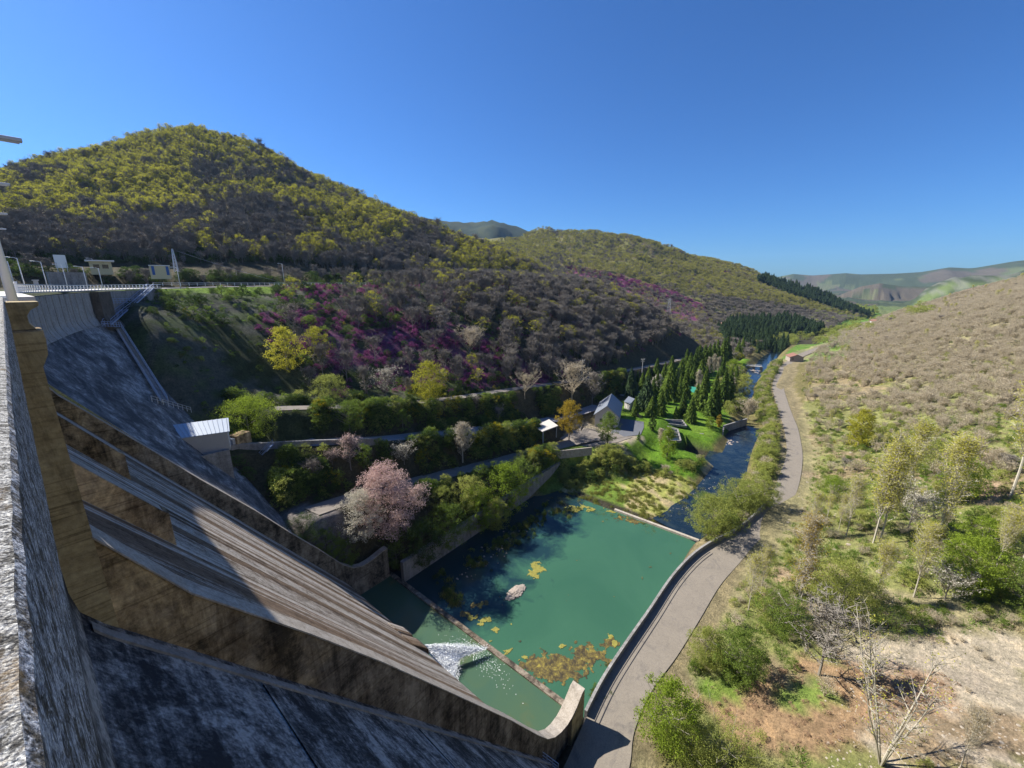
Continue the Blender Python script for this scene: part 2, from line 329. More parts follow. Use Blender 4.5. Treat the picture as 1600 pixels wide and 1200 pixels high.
def H(d, s):
    d = np.asarray(d, float); s = np.asarray(s, float)
    z = profile(d, s)
    drop = np.maximum(0, d - np.interp(s, NS, ND)); on = (d < 620) & (s > 55)
    zz = z - .62 * drop
    hol = profile(np.maximum(d, 500.), s) * .0 + np.interp(s, [0, 60, 116, 200, 300, 500, 900], [-2, 0, 6, 22, 42, 85, 150])
    z = np.where(on & (d < 520), np.where(drop > 0, np.maximum(zz, np.minimum(hol, z)), z), z)
    fz = smooth((d - 620) / 250)
    big = fbm(d / 60, s / 60, 5); med = fbm(d / 14 + 3, s / 14, 4); fine = fbm(d / 4, s / 4, 3)
    flat = (s > 10) & (s < 60) & (d < 330)
    amp = np.where(flat, .0, smooth(np.minimum(np.abs(s - 10), np.where(s > 60, (s - 60) * .7, 99)) / 45))
    hillL = smooth((s - 225) / 80)
    z = z + big * (3.5 * amp + 13 * hillL + 16 * fz) + med * (1.6 * amp + 5 * hillL + 5 * fz) + fine * .35 * np.where(flat, .25, 1)
    for pts, sl in RID:
        if np.max(d) < 500: break
        bd, bz = segdist(d, s, pts)
        n = fbm(d / 300, s / 300, 5)
        rz = bz - sl * np.maximum(0, bd) ** 1.0 + n * 150 * smooth(bd / 250) * (sl / .4)
        z = np.where(d > 700, np.maximum(z, rz), z)
    for nm, (pts, w) in ROAD.items():
        bd, bz = segdist(d, s, pts); t = smooth((bd - w - 1.2) / (3.2 if nm != 'service_road' else 2.5))
        if nm == 'service_road': t = np.where(s > 19.5, 1, t)
        z = np.where(bd < 60, (bz - .15) * (1 - t) + z * t, z)
    px_ = np.maximum(0, np.maximum(114 - d, d - 157)); py_ = np.maximum(0, np.maximum(51 - s, s - 71)); t = smooth(np.hypot(px_, py_) / 7)
    z = (6.6 + (s > 71) * 1.0 * smooth((s - 71) / 4)) * (1 - t) + z * t
    z = np.where((d < 41.4) & (d > -30) & (s > 20.4) & (s < 66.9), np.minimum(z, -3.0), z)
    for a, b, c in CUTS:
        z = np.where((d > a[0]) & (d < a[1]) & (s > b[0]) & (s < b[1]), c, z)
    return z
CUTS = [((139, 152), (25, 38), -.8), ((168, 182), (22, 30), -.8)]
xs = np.concatenate([np.arange(-90, 330, 1.8), np.arange(330, 640, 3.5)])
x = xs[-1]; ext = []
st = 4.0
while x < 5200: st = min(st * 1.035, 55); x += st; ext.append(x)
xs = np.concatenate([xs, ext])
ys = list(np.arange(-70, 130, 1.8)); y = ys[-1]; st = 2.0
while y < 2300: st = min(st * 1.02, 22); y += st; ys.append(y)
lo = []; y = ys[0]; st = 2.0
while y > -1700: st = min(st * 1.045, 26); y -= st; lo.append(y)
ys = np.array(lo[::-1] + ys)
GX, GY = np.meshgrid(xs, ys, indexing='ij')
GZ = H(GX, GY)
def gz(x, y):
    x = np.asarray(x, float); y = np.asarray(y, float)
    i = np.clip(np.searchsorted(xs, x) - 1, 0, len(xs) - 2); j = np.clip(np.searchsorted(ys, y) - 1, 0, len(ys) - 2)
    u = np.clip((x - xs[i]) / (xs[i + 1] - xs[i]), 0, 1); v = np.clip((y - ys[j]) / (ys[j + 1] - ys[j]), 0, 1)
    return (GZ[i, j] * (1 - u) + GZ[i + 1, j] * u) * (1 - v) + (GZ[i, j + 1] * (1 - u) + GZ[i + 1, j + 1] * u) * v
def ground(px, py):                       # where the line of sight meets the land
    r = ray(px, py); k = np.concatenate([np.arange(20, 600, .5), np.arange(600, 5000, 4)])
    X, Y, Z = r[0] * k, r[1] * k, EYE + r[2] * k; below = Z < gz(X, Y)
    i = np.argmax(below) if below.any() else len(k) - 1
    return (X[i], Y[i], float(gz(X[i], Y[i])))
# ---------------------------------------------------------------- what grows or lies where
def inpoly(px, py, poly):
    c = np.zeros(px.shape, bool); n = len(poly)
    for i in range(n):
        x0, y0 = poly[i]; x1, y1 = poly[(i + 1) % n]
        if y0 == y1: continue
        c ^= ((y0 > py) != (y1 > py)) & (px < (x1 - x0) * (py - y0) / (y1 - y0) + x0)
    return c
def paint(col, m, c, w=1.0):
    m = m.astype(float)[..., None] * w; return col * (1 - m) + np.array(c) * m
VX, VY = GX.ravel(), GY.ravel(); VZ = GZ.ravel()
PX_, PY_, DEP = proj(VX, VY, VZ)
n1 = fbm(VX / 9, VY / 9, 4); n2 = fbm(VX / 35 + 5, VY / 35, 4); n3 = fbm(VX / 3.5, VY / 3.5, 3)
col = np.zeros((VX.size, 3)); col[:] = (.075, .065, .036)
right = VY < np.where(VX < 60, 12, 16)
col = paint(col, right, (.27, .215, .125))
col = paint(col, right & (n1 + n3 > .05), (.15, .165, .05), .8)
col = paint(col, right & (n2 + n1 * .5 > .12), (.32, .25, .16), .6)
col = paint(col, right & (VY < -25) & (VX > 150), (.22, .20, .11), .85)
col = paint(col, right & (VY > -45) & (VX < 230) & (n2 + n1 > -.2), (.19, .21, .065), .75)
lm = (VY > 205) & (VX < 420)
col = paint(col, lm, (.07, .06, .035))
mid = (VX > 450) & (VX < 1300) & (VY > 20)
col = paint(col, mid, (.15, .15, .055)); col = paint(col, mid & (n1 > .06), (.17, .13, .10), .7)
for poly in ([(885, 415), (960, 428), (1050, 455), (1100, 478), (1112, 502), (1070, 500), (1000, 478), (930, 450), (880, 430)], [(1050, 470), (1095, 470), (1100, 500), (1060, 500)], [(1100, 395), (1180, 425), (1240, 445), (1210, 450), (1130, 425)]):
    col = paint(col, inpoly(PX_, PY_, poly) & (VX > 450) & (n1 + n3 * .6 > -.12), (.22, .07, .15), .9)
fr = VX > 1350
col = paint(col, fr, (.05, .066, .036)); col = paint(col, fr & (fbm(VX / 220, VY / 220, 5) > .08), (.11, .085, .07), .7); col = paint(col, fr & (VY > 900), (.045, .062, .045)); col = paint(col, fr & (fbm(VX / 150 + 9, VY / 150, 5) > .16), (.11, .13, .06), .7)
col = paint(col, inpoly(PX_, PY_, [(1345, 492), (1400, 462), (1445, 445), (1520, 440), (1600, 436), (1600, 450), (1500, 455), (1430, 480), (1400, 500)]) & (VX > 900) & (VX < 1700), (.13, .17, .06), .8)
col = paint(col, inpoly(PX_, PY_, [(1440, 462), (1447, 440), (1480, 425), (1500, 424), (1545, 422), (1600, 425), (1600, 440), (1500, 455)]) & (VX > 1500) & (VX < 2000) & (n1 + n3 > .05), (.16, .16, .14), .6)
col = paint(col, inpoly(PX_, PY_, [(1400, 500), (1420, 472), (1480, 460), (1560, 436), (1640, 420), (1640, 460), (1500, 470)]) & (VX > 650) & (VX < 1250), (.16, .08, .09))
col = paint(col, (VX > 950) & (VY > 800), (.035, .05, .036)); col = paint(col, (VX > 950) & (VY > 800) & (fbm(VX / 90, VY / 90, 4) > .06), (.06, .07, .04), .7)
floor = (VY > 8) & (VY < 62) & (VX > 40) & (VX < 560)
col = paint(col, floor, (.16, .14, .06))
lawn = ((VX > 108) & (VX < 345) & (VY > np.interp(VX, [108, 125, 150, 180, 240, 345], [36, 28, 29, 30, 42, 50])) & (VY < np.interp(VX, [108, 118, 135, 150, 345], [56, 54, 58, 72, 76])))
col = paint(col, lawn, (.105, .20, .018)); col = paint(col, lawn & (n1 > .05), (.15, .22, .03), .5)
col = paint(col, (VX > 88) & (VX < 120) & (VY > 57) & (VY < 66), (.10, .17, .02), .8)
mead = ((VX > 345) & (VX < 560) & (VY > -8) & (VY < 32)) | ((VX > 600) & (VX < 1500) & (VY > -60) & (VY < 10))
col = paint(col, mead, (.11, .20, .035)); col = paint(col, mead & (n1 > .1), (.17, .20, .06), .6)
yard = inpoly(PX_, PY_, [(878, 688), (900, 655), (930, 665), (985, 672), (1000, 690), (1010, 680), (975, 694), (940, 700)]) & (VX > 100) & (VX < 170) & (VY > 40)
col = paint(col, yard, (.34, .29, .21))
# grass bank under the crest road, dark slope by the abutment
bank = (VX < 150) & (VY > 120) & (VY < 166)
bank = (VX < 130) & (VY > 90) & (VY < 166)
col = paint(col, bank, (.05, .062, .026)); col = paint(col, bank & (n1 + n3 > .06), (.10, .095, .085), .6); col = paint(col, bank & (n1 - n3 > .1), (.07, .10, .03), .6)
hb = (VX > 18) & (VX < 110) & (VY > np.interp(VX, [18, 40, 57, 90, 110], [142, 152, 161, 172, 178]) + 2) & (VY < np.interp(VX, [18, 57, 90, 110], [148, 170, 182, 190]))
col = paint(col, hb, (.14, .22, .03))
# heather among the trees of the left slope
heath = inpoly(PX_, PY_, [(400, 490), (520, 480), (640, 480), (760, 520), (860, 590), (850, 605), (700, 600), (560, 575), (430, 600), (360, 640), (300, 600), (380, 560)]) & (VX < 260) & (VX > 50) & (VY > 90) & (VY < 200)
col = paint(col, heath & (n1 + n3 > -.05), (.15, .045, .11), .8)
# pale rock and red bracken at the foot of the right slope
rock = inpoly(PX_, PY_, [(1310, 1010), (1400, 992), (1600, 985), (1640, 1200), (1380, 1200), (1330, 1130), (1420, 1060), (1310, 1045)]) & (VX < 130)
rus = inpoly(PX_, PY_, [(1085, 1085), (1170, 1060), (1230, 1030), (1310, 1035), (1420, 1045), (1500, 1060), (1480, 1110), (1380, 1120), (1300, 1180), (1140, 1170)]) & (VX < 130)
col = paint(col, rock, (.42, .36, .27)); col = paint(col, rock & (n1 > .07), (.24, .17, .10), .8); col = paint(col, rock & (n3 > .1), (.33, .28, .22), .8)
col = paint(col, rus & (n1 + n3 * .7 > -.15), (.31, .195, .12), .85)
col = paint(col, inpoly(PX_, PY_, [(1070, 1050), (1160, 1055), (1175, 1090), (1110, 1105)]) & (VX < 90), (.14, .24, .03), .8)
col = paint(col, inpoly(PX_, PY_, [(1210, 1075), (1290, 1060), (1310, 1095), (1240, 1115), (1200, 1100)]) & (VX < 90), (.15, .25, .04), .8)
col = paint(col, inpoly(PX_, PY_, [(1290, 925), (1450, 925), (1600, 960), (1600, 990), (1320, 1000), (1220, 960)]) & (VX < 150), (.33, .27, .18), .6)
for pl in ([(1500, 715), (1555, 700), (1570, 720), (1510, 740)], [(1505, 755), (1560, 750), (1570, 790), (1520, 790)], [(1210, 890), (1340, 880), (1340, 900), (1210, 910)]):
    col = paint(col, inpoly(PX_, PY_, pl) & (VX < 300), (.42, .29, .2), .8)
edge_r, _ = segdist(VX, VY, ROAD['service_road'][0]); col = paint(col, (edge_r < 7) & (VY < 40), (.27, .22, .14), .6)
reed = (VX > 84) & (VX < 121) & (VY > 24) & (VY < 56)
col = paint(col, reed, (.32, .33, .09)); col = paint(col, reed & (n3 > .04), (.38, .31, .17)); col = paint(col, reed & (n1 > .08), (.12, .18, .03))
bar = inpoly(PX_, PY_, [(1095, 748), (1105, 725), (1150, 708), (1170, 715), (1150, 735), (1120, 752)]) & (VX < 180) & (VX > 110)
col = paint(col, bar, (.42, .36, .22))
col = paint(col, (VZ < -.15) & (VX < 600) & (VY < 60), (.05, .045, .03))
asp = inpoly(PX_, PY_, [(425, 815), (470, 790), (540, 785), (530, 815), (470, 825)]) & (VX < 60)
col = paint(col, asp, (.2, .18, .17))
col *= (1 + .5 * n3 + .35 * n1)[:, None]; col = np.clip(col, .01, .8)
def ground_mesh():
    nx, ny = GX.shape; me = bpy.data.meshes.new('ground')
    idx = np.arange(nx * ny).reshape(nx, ny)
    q = np.stack([idx[:-1, :-1], idx[1:, :-1], idx[1:, 1:], idx[:-1, 1:]], -1).reshape(-1, 4)
    cx = (VX[q[:, 0]] + VX[q[:, 2]]) / 2; cy = (VY[q[:, 0]] + VY[q[:, 2]]) / 2
    me.vertices.add(nx * ny); me.vertices.foreach_set('co', np.stack([VX, VY, VZ], -1).ravel())
    me.loops.add(q.size); me.loops.foreach_set('vertex_index', q.ravel())
    me.polygons.add(len(q)); me.polygons.foreach_set('loop_start', np.arange(0, q.size, 4)); me.polygons.foreach_set('loop_total', np.full(len(q), 4))
    me.update(); me.polygons.foreach_set('use_smooth', np.ones(len(q), bool))
    at_ = me.color_attributes.new('land', 'FLOAT_COLOR', 'POINT'); at_.data.foreach_set('color', np.concatenate([col, np.ones((len(col), 1))], 1).ravel().astype(np.float32))
    return me
m = mat('soil_grass_and_scrub', (.1, .1, .05), .95, .1); q = NB(m)
at_ = q.n('ShaderNodeAttribute', attribute_name='land'); co = q.coord()
f1 = q.noise(co, .55, 8, .75); f2 = q.noise(co, 2.6, 8, .8)
c = q.mix(.85, at_.outputs['Color'], q.ramp(f1, [(.3, (.45, .47, .45)), (.52, (1, 1, 1)), (.72, (1.65, 1.55, 1.4))]), MULT)
c = q.mix(.8, c, q.ramp(f2, [(.33, (.4, .42, .4)), (.5, (1, 1, 1)), (.68, (1.6, 1.55, 1.5))]), MULT)
q.base(c); q.bump(q.math('ADD', q.math('MULTIPLY', f1, 1.5), f2), .35, .9); M['land'] = m
go = bpy.data.objects.new('ground', ground_mesh()); go.data.materials.append(M['land']); link(go); go['kind'] = 'structure'

# ---------------------------------------------------------------- roads
def resample(pts, step):
    out = [np.array(pts[0], float)]
    P = [np.array(p, float) for p in pts]
    # catmull-rom
    for i in range(len(P) - 1):
        p0 = P[max(i - 1, 0)]; p1 = P[i]; p2 = P[i + 1]; p3 = P[min(i + 2, len(P) - 1)]
        n = max(1, int(np.linalg.norm((p2 - p1)[:2]) / step))
        for k in range(1, n + 1):
            t = k / n; out.append(.5 * ((2 * p1) + (-p0 + p2) * t + (2 * p0 - 5 * p1 + 4 * p2 - p3) * t * t + (-p0 + 3 * p1 - 3 * p2 + p3) * t ** 3))
    return out
def strip(pts, w0, w1, dz=0.0, cross=5, step=2.0, wf=None):      # ribbon between offsets w0 (right) and w1 (left) of the line
    P = resample(pts, step); g = Geo(); vs = []
    for i, p in enumerate(P):
        t = P[min(i + 1, len(P) - 1)] - P[max(i - 1, 0)]; t = t[:2] / np.hypot(*t[:2]); n = np.array([-t[1], t[0]])
        a, b = (w0, w1) if wf is None else wf(i / (len(P) - 1))
        for k in range(cross + 1):
            o = a + (b - a) * k / cross; vs.append((p[0] + n[0] * o, p[1] + n[1] * o, p[2] + dz))
    fs = []
    for i in range(len(P) - 1):
        for k in range(cross):
            a = i * (cross + 1) + k; fs.append((a, a + cross + 1, a + cross + 2, a + 1)[::-1])
    g.add(vs, fs); return g
def rd(name, matn, w0, w1, **k):
    o = strip(ROAD[name][0], w0, w1, **k).obj(name, M[matn]); o['kind'] = 'structure'; return o
# wide service road beside the pool: its two edges were measured separately
LE = [at(x, y, z) for x, y, z in [(862, 1235, .8), (885, 1190, .8), (912, 1130, .85), (942, 1070, 1.0), (975, 1018, 1.05), (1015, 960, 1.2), (1052, 905, 1.35), (1085, 870, 1.5), (1118, 848, 1.7), (1150, 832, 1.9), (1183, 805, 2.2), (1203, 780, 2.6), (1215, 750, 3), (1226, 720, 3.3), (1229, 700, 3.5), (1225, 670, 3.8), (1219, 650, 4), (1211, 625, 4.1), (1207, 600, 4.2), (1214, 580, 4.4), (1228, 565, 4.6), (1250, 552, 5), (1290, 538, 6)]]
RE = [at(x, y, z) for x, y, z in [(975, 1235, .8), (985, 1190, .8), (992, 1140, .85), (1018, 1080, 1.0), (1058, 1025, 1.05), (1092, 970, 1.2), (1125, 915, 1.35), (1155, 880, 1.5), (1180, 850, 1.7), (1205, 825, 1.9), (1228, 795, 2.2), (1242, 775, 2.6), (1250, 750, 3), (1254, 720, 3.3), (1253, 700, 3.5), (1247, 670, 3.8), (1239, 650, 4), (1230, 625, 4.1), (1224, 600, 4.2), (1229, 580, 4.4), (1240, 567, 4.6), (1260, 555, 5), (1298, 540, 6)]]
def edge_strip(L, Rr, cross=6, dz=0.0):
    L = resample(L, 3.0) if False else L; g = Geo(); vs = []; sub = 6
    Lx = []; Rx = []
    for arr, o in ((L, Lx), (Rr, Rx)):
        P = [np.array(p) for p in arr]
        for i in range(len(P) - 1):
            p0 = P[max(i - 1, 0)]; p1 = P[i]; p2 = P[i + 1]; p3 = P[min(i + 2, len(P) - 1)]
            for k in range(sub):
                t = k / sub; o.append(.5 * ((2 * p1) + (-p0 + p2) * t + (2 * p0 - 5 * p1 + 4 * p2 - p3) * t * t + (-p0 + 3 * p1 - 3 * p2 + p3) * t ** 3))
        o.append(P[-1])
    for a, b in zip(Lx, Rx):
        for k in range(cross + 1):
            c = a + (b - a) * k / cross; vs.append((c[0], c[1], c[2] + dz))
    fs = []
    for i in range(len(Lx) - 1):
        for k in range(cross):
            a = i * (cross + 1) + k; fs.append((a, a + 1, a + cross + 2, a + cross + 1))
    g.add(vs, fs); return g, Lx, Rx
g, LX, RX = edge_strip(LE, RE); o = g.obj('service_road', M['asphalt']); o['kind'] = 'structure'
rd('lower_road', 'gravel', -2.4, 2.4); rd('upper_road', 'grey_road', -3.0, 3.0); rd('hillside_track', 'gravel', -1.9, 1.9); rd('crest_road', 'grey_road', -3.6, 3.6)
# ---------------------------------------------------------------- water
def water(name, deep, rough, sc, bmp, ramp=None):
    m = mat(name, deep, rough, .5); q = NB(m); co = q.coord()
    if ramp:
        q.base(q.ramp(q.noise(co, ramp[0], 5, .6, .8), ramp[1]))
    q.bump(q.noise(co, sc, 4, .6), bmp, .35); q.b.inputs['IOR'].default_value = 1.33
    return m
M['pool'] = water('green_pool_water', (.02, .13, .08), .06, 1.0, .07, (.05, [(.35, (.034, .10, .06)), (.65, (.042, .115, .068))]))
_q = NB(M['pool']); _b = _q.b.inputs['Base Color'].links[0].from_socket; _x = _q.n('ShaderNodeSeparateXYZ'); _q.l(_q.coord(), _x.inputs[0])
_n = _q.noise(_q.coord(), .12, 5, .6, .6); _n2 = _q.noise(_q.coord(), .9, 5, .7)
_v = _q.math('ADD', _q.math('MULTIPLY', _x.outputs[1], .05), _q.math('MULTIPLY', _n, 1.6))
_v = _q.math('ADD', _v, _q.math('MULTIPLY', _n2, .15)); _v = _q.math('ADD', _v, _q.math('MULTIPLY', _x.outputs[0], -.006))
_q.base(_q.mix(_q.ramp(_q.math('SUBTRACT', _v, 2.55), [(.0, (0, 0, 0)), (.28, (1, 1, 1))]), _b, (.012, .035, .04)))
M['basin'] = water('murky_basin_water', (.035, .11, .065), .08, 2.2, .03, (.14, [(.3, (.05, .10, .065)), (.55, (.06, .105, .06)), (.72, (.10, .105, .045))]))
M['river'] = water('clear_river_water', (.01, .02, .03), .12, 1.1, .10, (.3, [(.45, (.008, .018, .03)), (.75, (.03, .045, .05))]))
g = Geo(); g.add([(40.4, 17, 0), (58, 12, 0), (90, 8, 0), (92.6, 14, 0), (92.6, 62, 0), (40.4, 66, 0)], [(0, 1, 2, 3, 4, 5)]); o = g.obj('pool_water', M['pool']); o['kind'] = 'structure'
g = Geo(); g.add([(28, 21.2, .45), (39.45, 21.2, .45), (39.45, 65.1, .45), (28, 65.1, .45)], [(0, 1, 2, 3)]); o = g.obj('basin_water', M['basin']); o['kind'] = 'structure'
RV = [(93, 22, .12), (100, 20, .12), (110, 20, .12), (125, 20.5, .12), (140, 21, .12), (160, 22, .12), (180, 24, .12), (207, 28, .12), (240, 36, .12), (275, 39, .12), (332, 41, .12), (420, 42, -.4), (520, 42, -2)]
o = strip(RV, -9, 9, cross=4, step=4).obj('river_water', M['river']); o['kind'] = 'structure'
# ---------------------------------------------------------------- the dam
dam = empty('dam', 'huge curved concrete gravity dam with a walled spillway chute running down to the green basin', 'dam', (0, 0, 0))
RAD = 130.0
def arc(th, D, z):
    t = R(th); return (RAD * (1 - math.cos(t)) + D * math.cos(t), 66 + RAD * math.sin(t) - D * math.sin(t), z)
def crest(s, D, z):
    return (D, s, z) if s <= 66 else arc(math.degrees((s - 66) / RAD), D, z)
def ztop(s): return float(np.interp(s, [0, 22, 110, 160], [59.45, 59.45, 58.45, 58.35]))
# near face: upright under the crest, then sloping down-stream
g = Geo(); prof = [(-8, 58.6), (-.62, 58.6), (-.62, 49.2), (-.5, 48.3), (0, 47.4), (31.0, 3.1), (34, -1.5), (34, -6), (-30, -6), (-30, 40)]
g.prism(prof, -60, 19.98); g.obj('downstream_face', M['face'], dam)
# raised strip drains and lift ledges on the near face
for d0 in (4.2, 12.5):
    z0 = 47.4 - d0 * 1.429; g = Geo(); g.prism([(d0, z0 - .05), (d0, z0 + .12), (d0 + .08, z0 + .0), (d0 + .2, z0 - .33)], -60, 18.7); g.obj('lift_ledge', M['face'], dam)
g = Geo(); g.prism([(-.3, 48.1), (0, 47.55), (31.0, 3.25), (31.0, 3.0), (-.3, 47.8)], 18.9, 19.4); g.obj('gutter', M['grey_conc'], dam)
# chute
g = Geo(); prof = [(-9, 53), (-7, 54.6), (-5.5, 54.8), (-4, 54), (-2.2, 51.4), (-.6, 48.8), (.4, 47.3), (8, 36.4), (16, 25.0), (24, 13.6), (30.6, 4.3), (31.3, 2.4), (31.6, .3), (31.7, -1), (41, -1), (41, -6), (-9, -6)]
g.prism(prof, 21.2, 65); g.obj('spillway_chute', M['chute'], dam)
def lift(pl, h): return [(a, b + h) for a, b in pl]
NTOP = [(-7, 59.3), (-7, 58.55), (.55, 58.5), (.5, 57.7), (.3, 57.4), (.3, 50.9), (2.6, 46.9), (7, 41.2), (11.1, 35.6), (17, 27.1), (24.5, 16.2), (29.2, 9.0), (31.2, 6.2), (32.7, 4.9), (34, 4.35), (35.4, 4.2), (36.4, 4.5), (37.4, 5.1), (38.8, 6.2), (39.5, 6.2), (39.5, -2), (10, -2), (-7, 20)]
g = Geo(); g.prism(NTOP[1:], 20, 21.2, 0); o = g.obj('training_wall', [M['wall']], dam, bevel=.05); o['label'] = 'near wall of the spillway chute with upturned end'
# the upper, ochre pier of the near wall stands 3 mm proud of it
g = Geo(); g.prism([(-6.9, 58.45), (.5, 58.45), (.55, 58.2), (.5, 57.7), (.32, 57.3), (.32, 50.95), (.32, 47.0), (-.2, 46.6), (-6.9, 46.6)], 19.95, 20.0); o = g.obj('pier_face', M['ochre'], dam)
o['label'] = 'ochre board marked pier of the near spillway wall'
# top coping of the near wall, wider at the flip bucket
P = [(.3, 50.9), (2.6, 46.9), (7, 41.2), (11.1, 35.6), (17, 27.1), (24.5, 16.2), (29.2, 9.0), (31.2, 6.2), (32.7, 4.9), (34, 4.35), (35.4, 4.2), (36.4, 4.5), (37.4, 5.1), (38.8, 6.2), (39.5, 6.3)]
def coping(P, s0, s1, name, lab=None, wid=None):
    g = Geo(); vs = []
    for i, (d, z) in enumerate(P):
        e = 0 if wid is None else wid(d)
        vs += [(d, s0 - e, z + .02), (d, s1, z + .02), (d, s1, z + .14), (d, s0 - e, z + .14)]
    fs = []
    for i in range(len(P) - 1):
        for k in range(4):
            a = i * 4; fs.append((a + k, a + (k + 1) % 4, a + 4 + (k + 1) % 4, a + 4 + k))
    fs += [(0, 3, 2, 1), (len(vs) - 4, len(vs) - 3, len(vs) - 2, len(vs) - 1)]
    g.add(vs, fs); o = g.obj(name, M['top'], dam)
    if lab: o['label'] = lab
coping(P, 19.93, 21.27, 'coping', wid=lambda d: 0.0 if d < 30 else min(.5, (d - 30) * .07))
g = Geo(); g.prism([(36.3, 4.3), (37.4, 5.0), (38.8, 6.1), (39.45, 6.2), (39.45, -2), (36.3, -2)], 19.4, 19.99); g.obj('end_buttress', M['ochre'], dam, bevel=.05)
# far wall
FP = [(-.5, 51.6), (1.5, 47.9), (7.6, 39.7), (12, 33.6), (18, 25.7), (22, 20.0), (26.5, 13.9), (30, 8.9), (32, 7.0), (33.6, 6.4), (35, 6.35), (36.6, 6.6), (38.3, 7.0), (39.4, 7.1)]
g = Geo(); g.prism([(-7, 58.4), (-.5, 58.4)] + FP + [(39.4, -2), (10, -2), (-7, 20)], 65, 66.1); o = g.obj('training_wall', M['wall'], dam); o['label'] = 'far wall of the spillway chute'
coping(FP, 64.96, 66.2, 'coping')
# piers between the gates, each ending in an upright nose on the chute
for s0, nose in ((34.4, 4.3), (49.2, 4.1)):
    t = 47.3 - (nose - .4) * 1.43
    g = Geo(); g.prism([(-7, 58.9), (.35, 58.9), (.3, 50.0), (nose - .3, t + 2.9), (nose, t + 2.6), (nose, t - .6), (.4, 46.2), (-7, 46)], s0, s0 + 1.2)
    o = g.obj('gate_pier', M['wall'], dam, bevel=.04)
    g = Geo(); g.add([(.3, s0 + .02, 50.03), (.3, s0 + 1.18, 50.03), (nose - .3, s0 + 1.18, t + 2.93), (nose - .3, s0 + .02, t + 2.93)], [(0, 3, 2, 1)]); g.obj('pier_top', M['top'], dam)
for s0 in (21.3, 35.7, 50.5):
    g = Geo(); g.prism([(-6.2, 58.3), (-5.9, 58.3), (-4.9, 54.4), (-5.5, 54.4)], s0, s0 + 13.1); g.obj('sluice_gate', M['dark_metal'], dam)
# bottom outlets at the foot of the chute
for s0, w in ((42.6, 2.6), (46.6, 2.0)):
    g = Geo(); g.prism([(28.6, 7.3), (31.2, 4.3), (31.2, 3.0), (28.6, 6.9)], s0 - .3, s0 + w + .3); g.obj('outlet_hood', M['chute'], dam)
    g = Geo(); g.box((31.22, s0 + w / 2, 3.7), (.1, w, 1.3)); g.obj('outlet_mouth', M['dark_metal'], dam)
# end sill of the basin
g = Geo(); g.prism([(39.45, -3), (39.45, .72), (40.35, .68), (40.4, -3)], 21.2, 66.2); o = g.obj('basin_sill', M['wall'], dam); o['label'] = 'low stained sill between basin and pool'
# far, curving part
ZP = [58.0, 56, 54, 53.2, 52.6, 52, 51.4, 50.8, 50.2, 49.6, 49.0, 48, 46, 42, 38, 34, 30, 26, 22, 18, 14, 10, 6, 2, -3]
def DP(z, th=20):
    z = z - 2.6 * smooth(th / 12.0)
    if z > 51.0: return .5
    if z > 49: return .5 + (51.0 - z) ** 2 * .7 / (2 * 2.0)
    return .5 + .7 + .7 * (49 - z)
TH = [0] + list(np.arange(.6, 37.1, 1.2))
def sheet(ths, zs, off=0.0, name='x', m='far_face', thick=None):
    g = Geo(); vs = [arc(t, DP(z, t) + off, z) for t in ths for z in zs]; n = len(zs)
    fs = [(i * n + k, i * n + k + 1, (i + 1) * n + k + 1, (i + 1) * n + k) for i in range(len(ths) - 1) for k in range(n - 1)]
    g.add(vs, [f[::-1] for f in fs])
    if thick:
        b = len(g.v); vs2 = [arc(t, DP(z, t) + off - thick, z) for t in ths for z in zs]; g.add(vs2, fs)
        N = len(ths)
        for k in range(n - 1):
            g.add([], []); g.f.append((k, k + 1, b + k + 1, b + k)); g.m.append(0)
            a = (N - 1) * n; g.f.append((a + k, b + a + k, b + a + k + 1, a + k + 1)); g.m.append(0)
        for i in range(N - 1):
            g.f.append((i * n, b + i * n, b + (i + 1) * n, (i + 1) * n)); g.m.append(0)
            a = n - 1; g.f.append((i * n + a, (i + 1) * n + a, b + (i + 1) * n + a, b + i * n + a)); g.m.append(0)
    o = g.obj(name, M[m], dam, smooth=thick is None); return o
sheet(TH, ZP, 0, 'curved_face')
pe = [1.0, 2.6, 4.2, 5.8, 7.4, 9.0, 10.6, 12.2, 13.8, 15.5, 16.7, 17.9, 19.1, 20.5, 22.2]
pz = [57.9, 56, 54, 53.2, 52.6, 52, 51.6]
for a, b in zip(pe[:-1], pe[1:]):
    sheet([a + .09, (a + b) / 2, b - .09], pz, .22, 'face_panel', 'panel', .2)
sheet([22.6, 24.0, 25.2], [58.0, 55, 53.2, 52.2, 51.4, 50.6], 1.3, 'end_pier', 'rib', 1.25)
sheet([25.4, 29, 33, 37], [58.0, 55, 53.4, 52], .12, 'abutment_wall', 'grey_conc', .1)
# crest slab, following the curve
def ribbon(s0, s1, D0, D1, zf0, zf1, name, m, step=2.5, parent=None):
    ss = list(np.arange(s0, s1, step)) + [s1]; g = Geo(); vs = []
    for s in ss:
        z0, z1 = zf0(s), zf1(s)
        vs += [crest(s, D0, z0), crest(s, D1, z0), crest(s, D1, z1), crest(s, D0, z1)]
    fs = [(i * 4 + k, i * 4 + (k + 1) % 4, i * 4 + 4 + (k + 1) % 4, i * 4 + 4 + k) for i in range(len(ss) - 1) for k in range(4)]
    n = len(vs); fs += [(0, 3, 2, 1), (n - 4, n - 3, n - 2, n - 1)]
    g.add(vs, fs); return g.obj(name, M[m], parent if parent is not None else dam)
SE = 66 + RAD * R(37)
ribbon(30, SE, -7, .85, lambda s: ztop(s) - .22, lambda s: ztop(s) - .05, 'crest_slab', 'render')
ribbon(-60, 21.8, -7, -.64, lambda s: 58.0, lambda s: 58.4, 'crest_walkway', 'grey_conc')
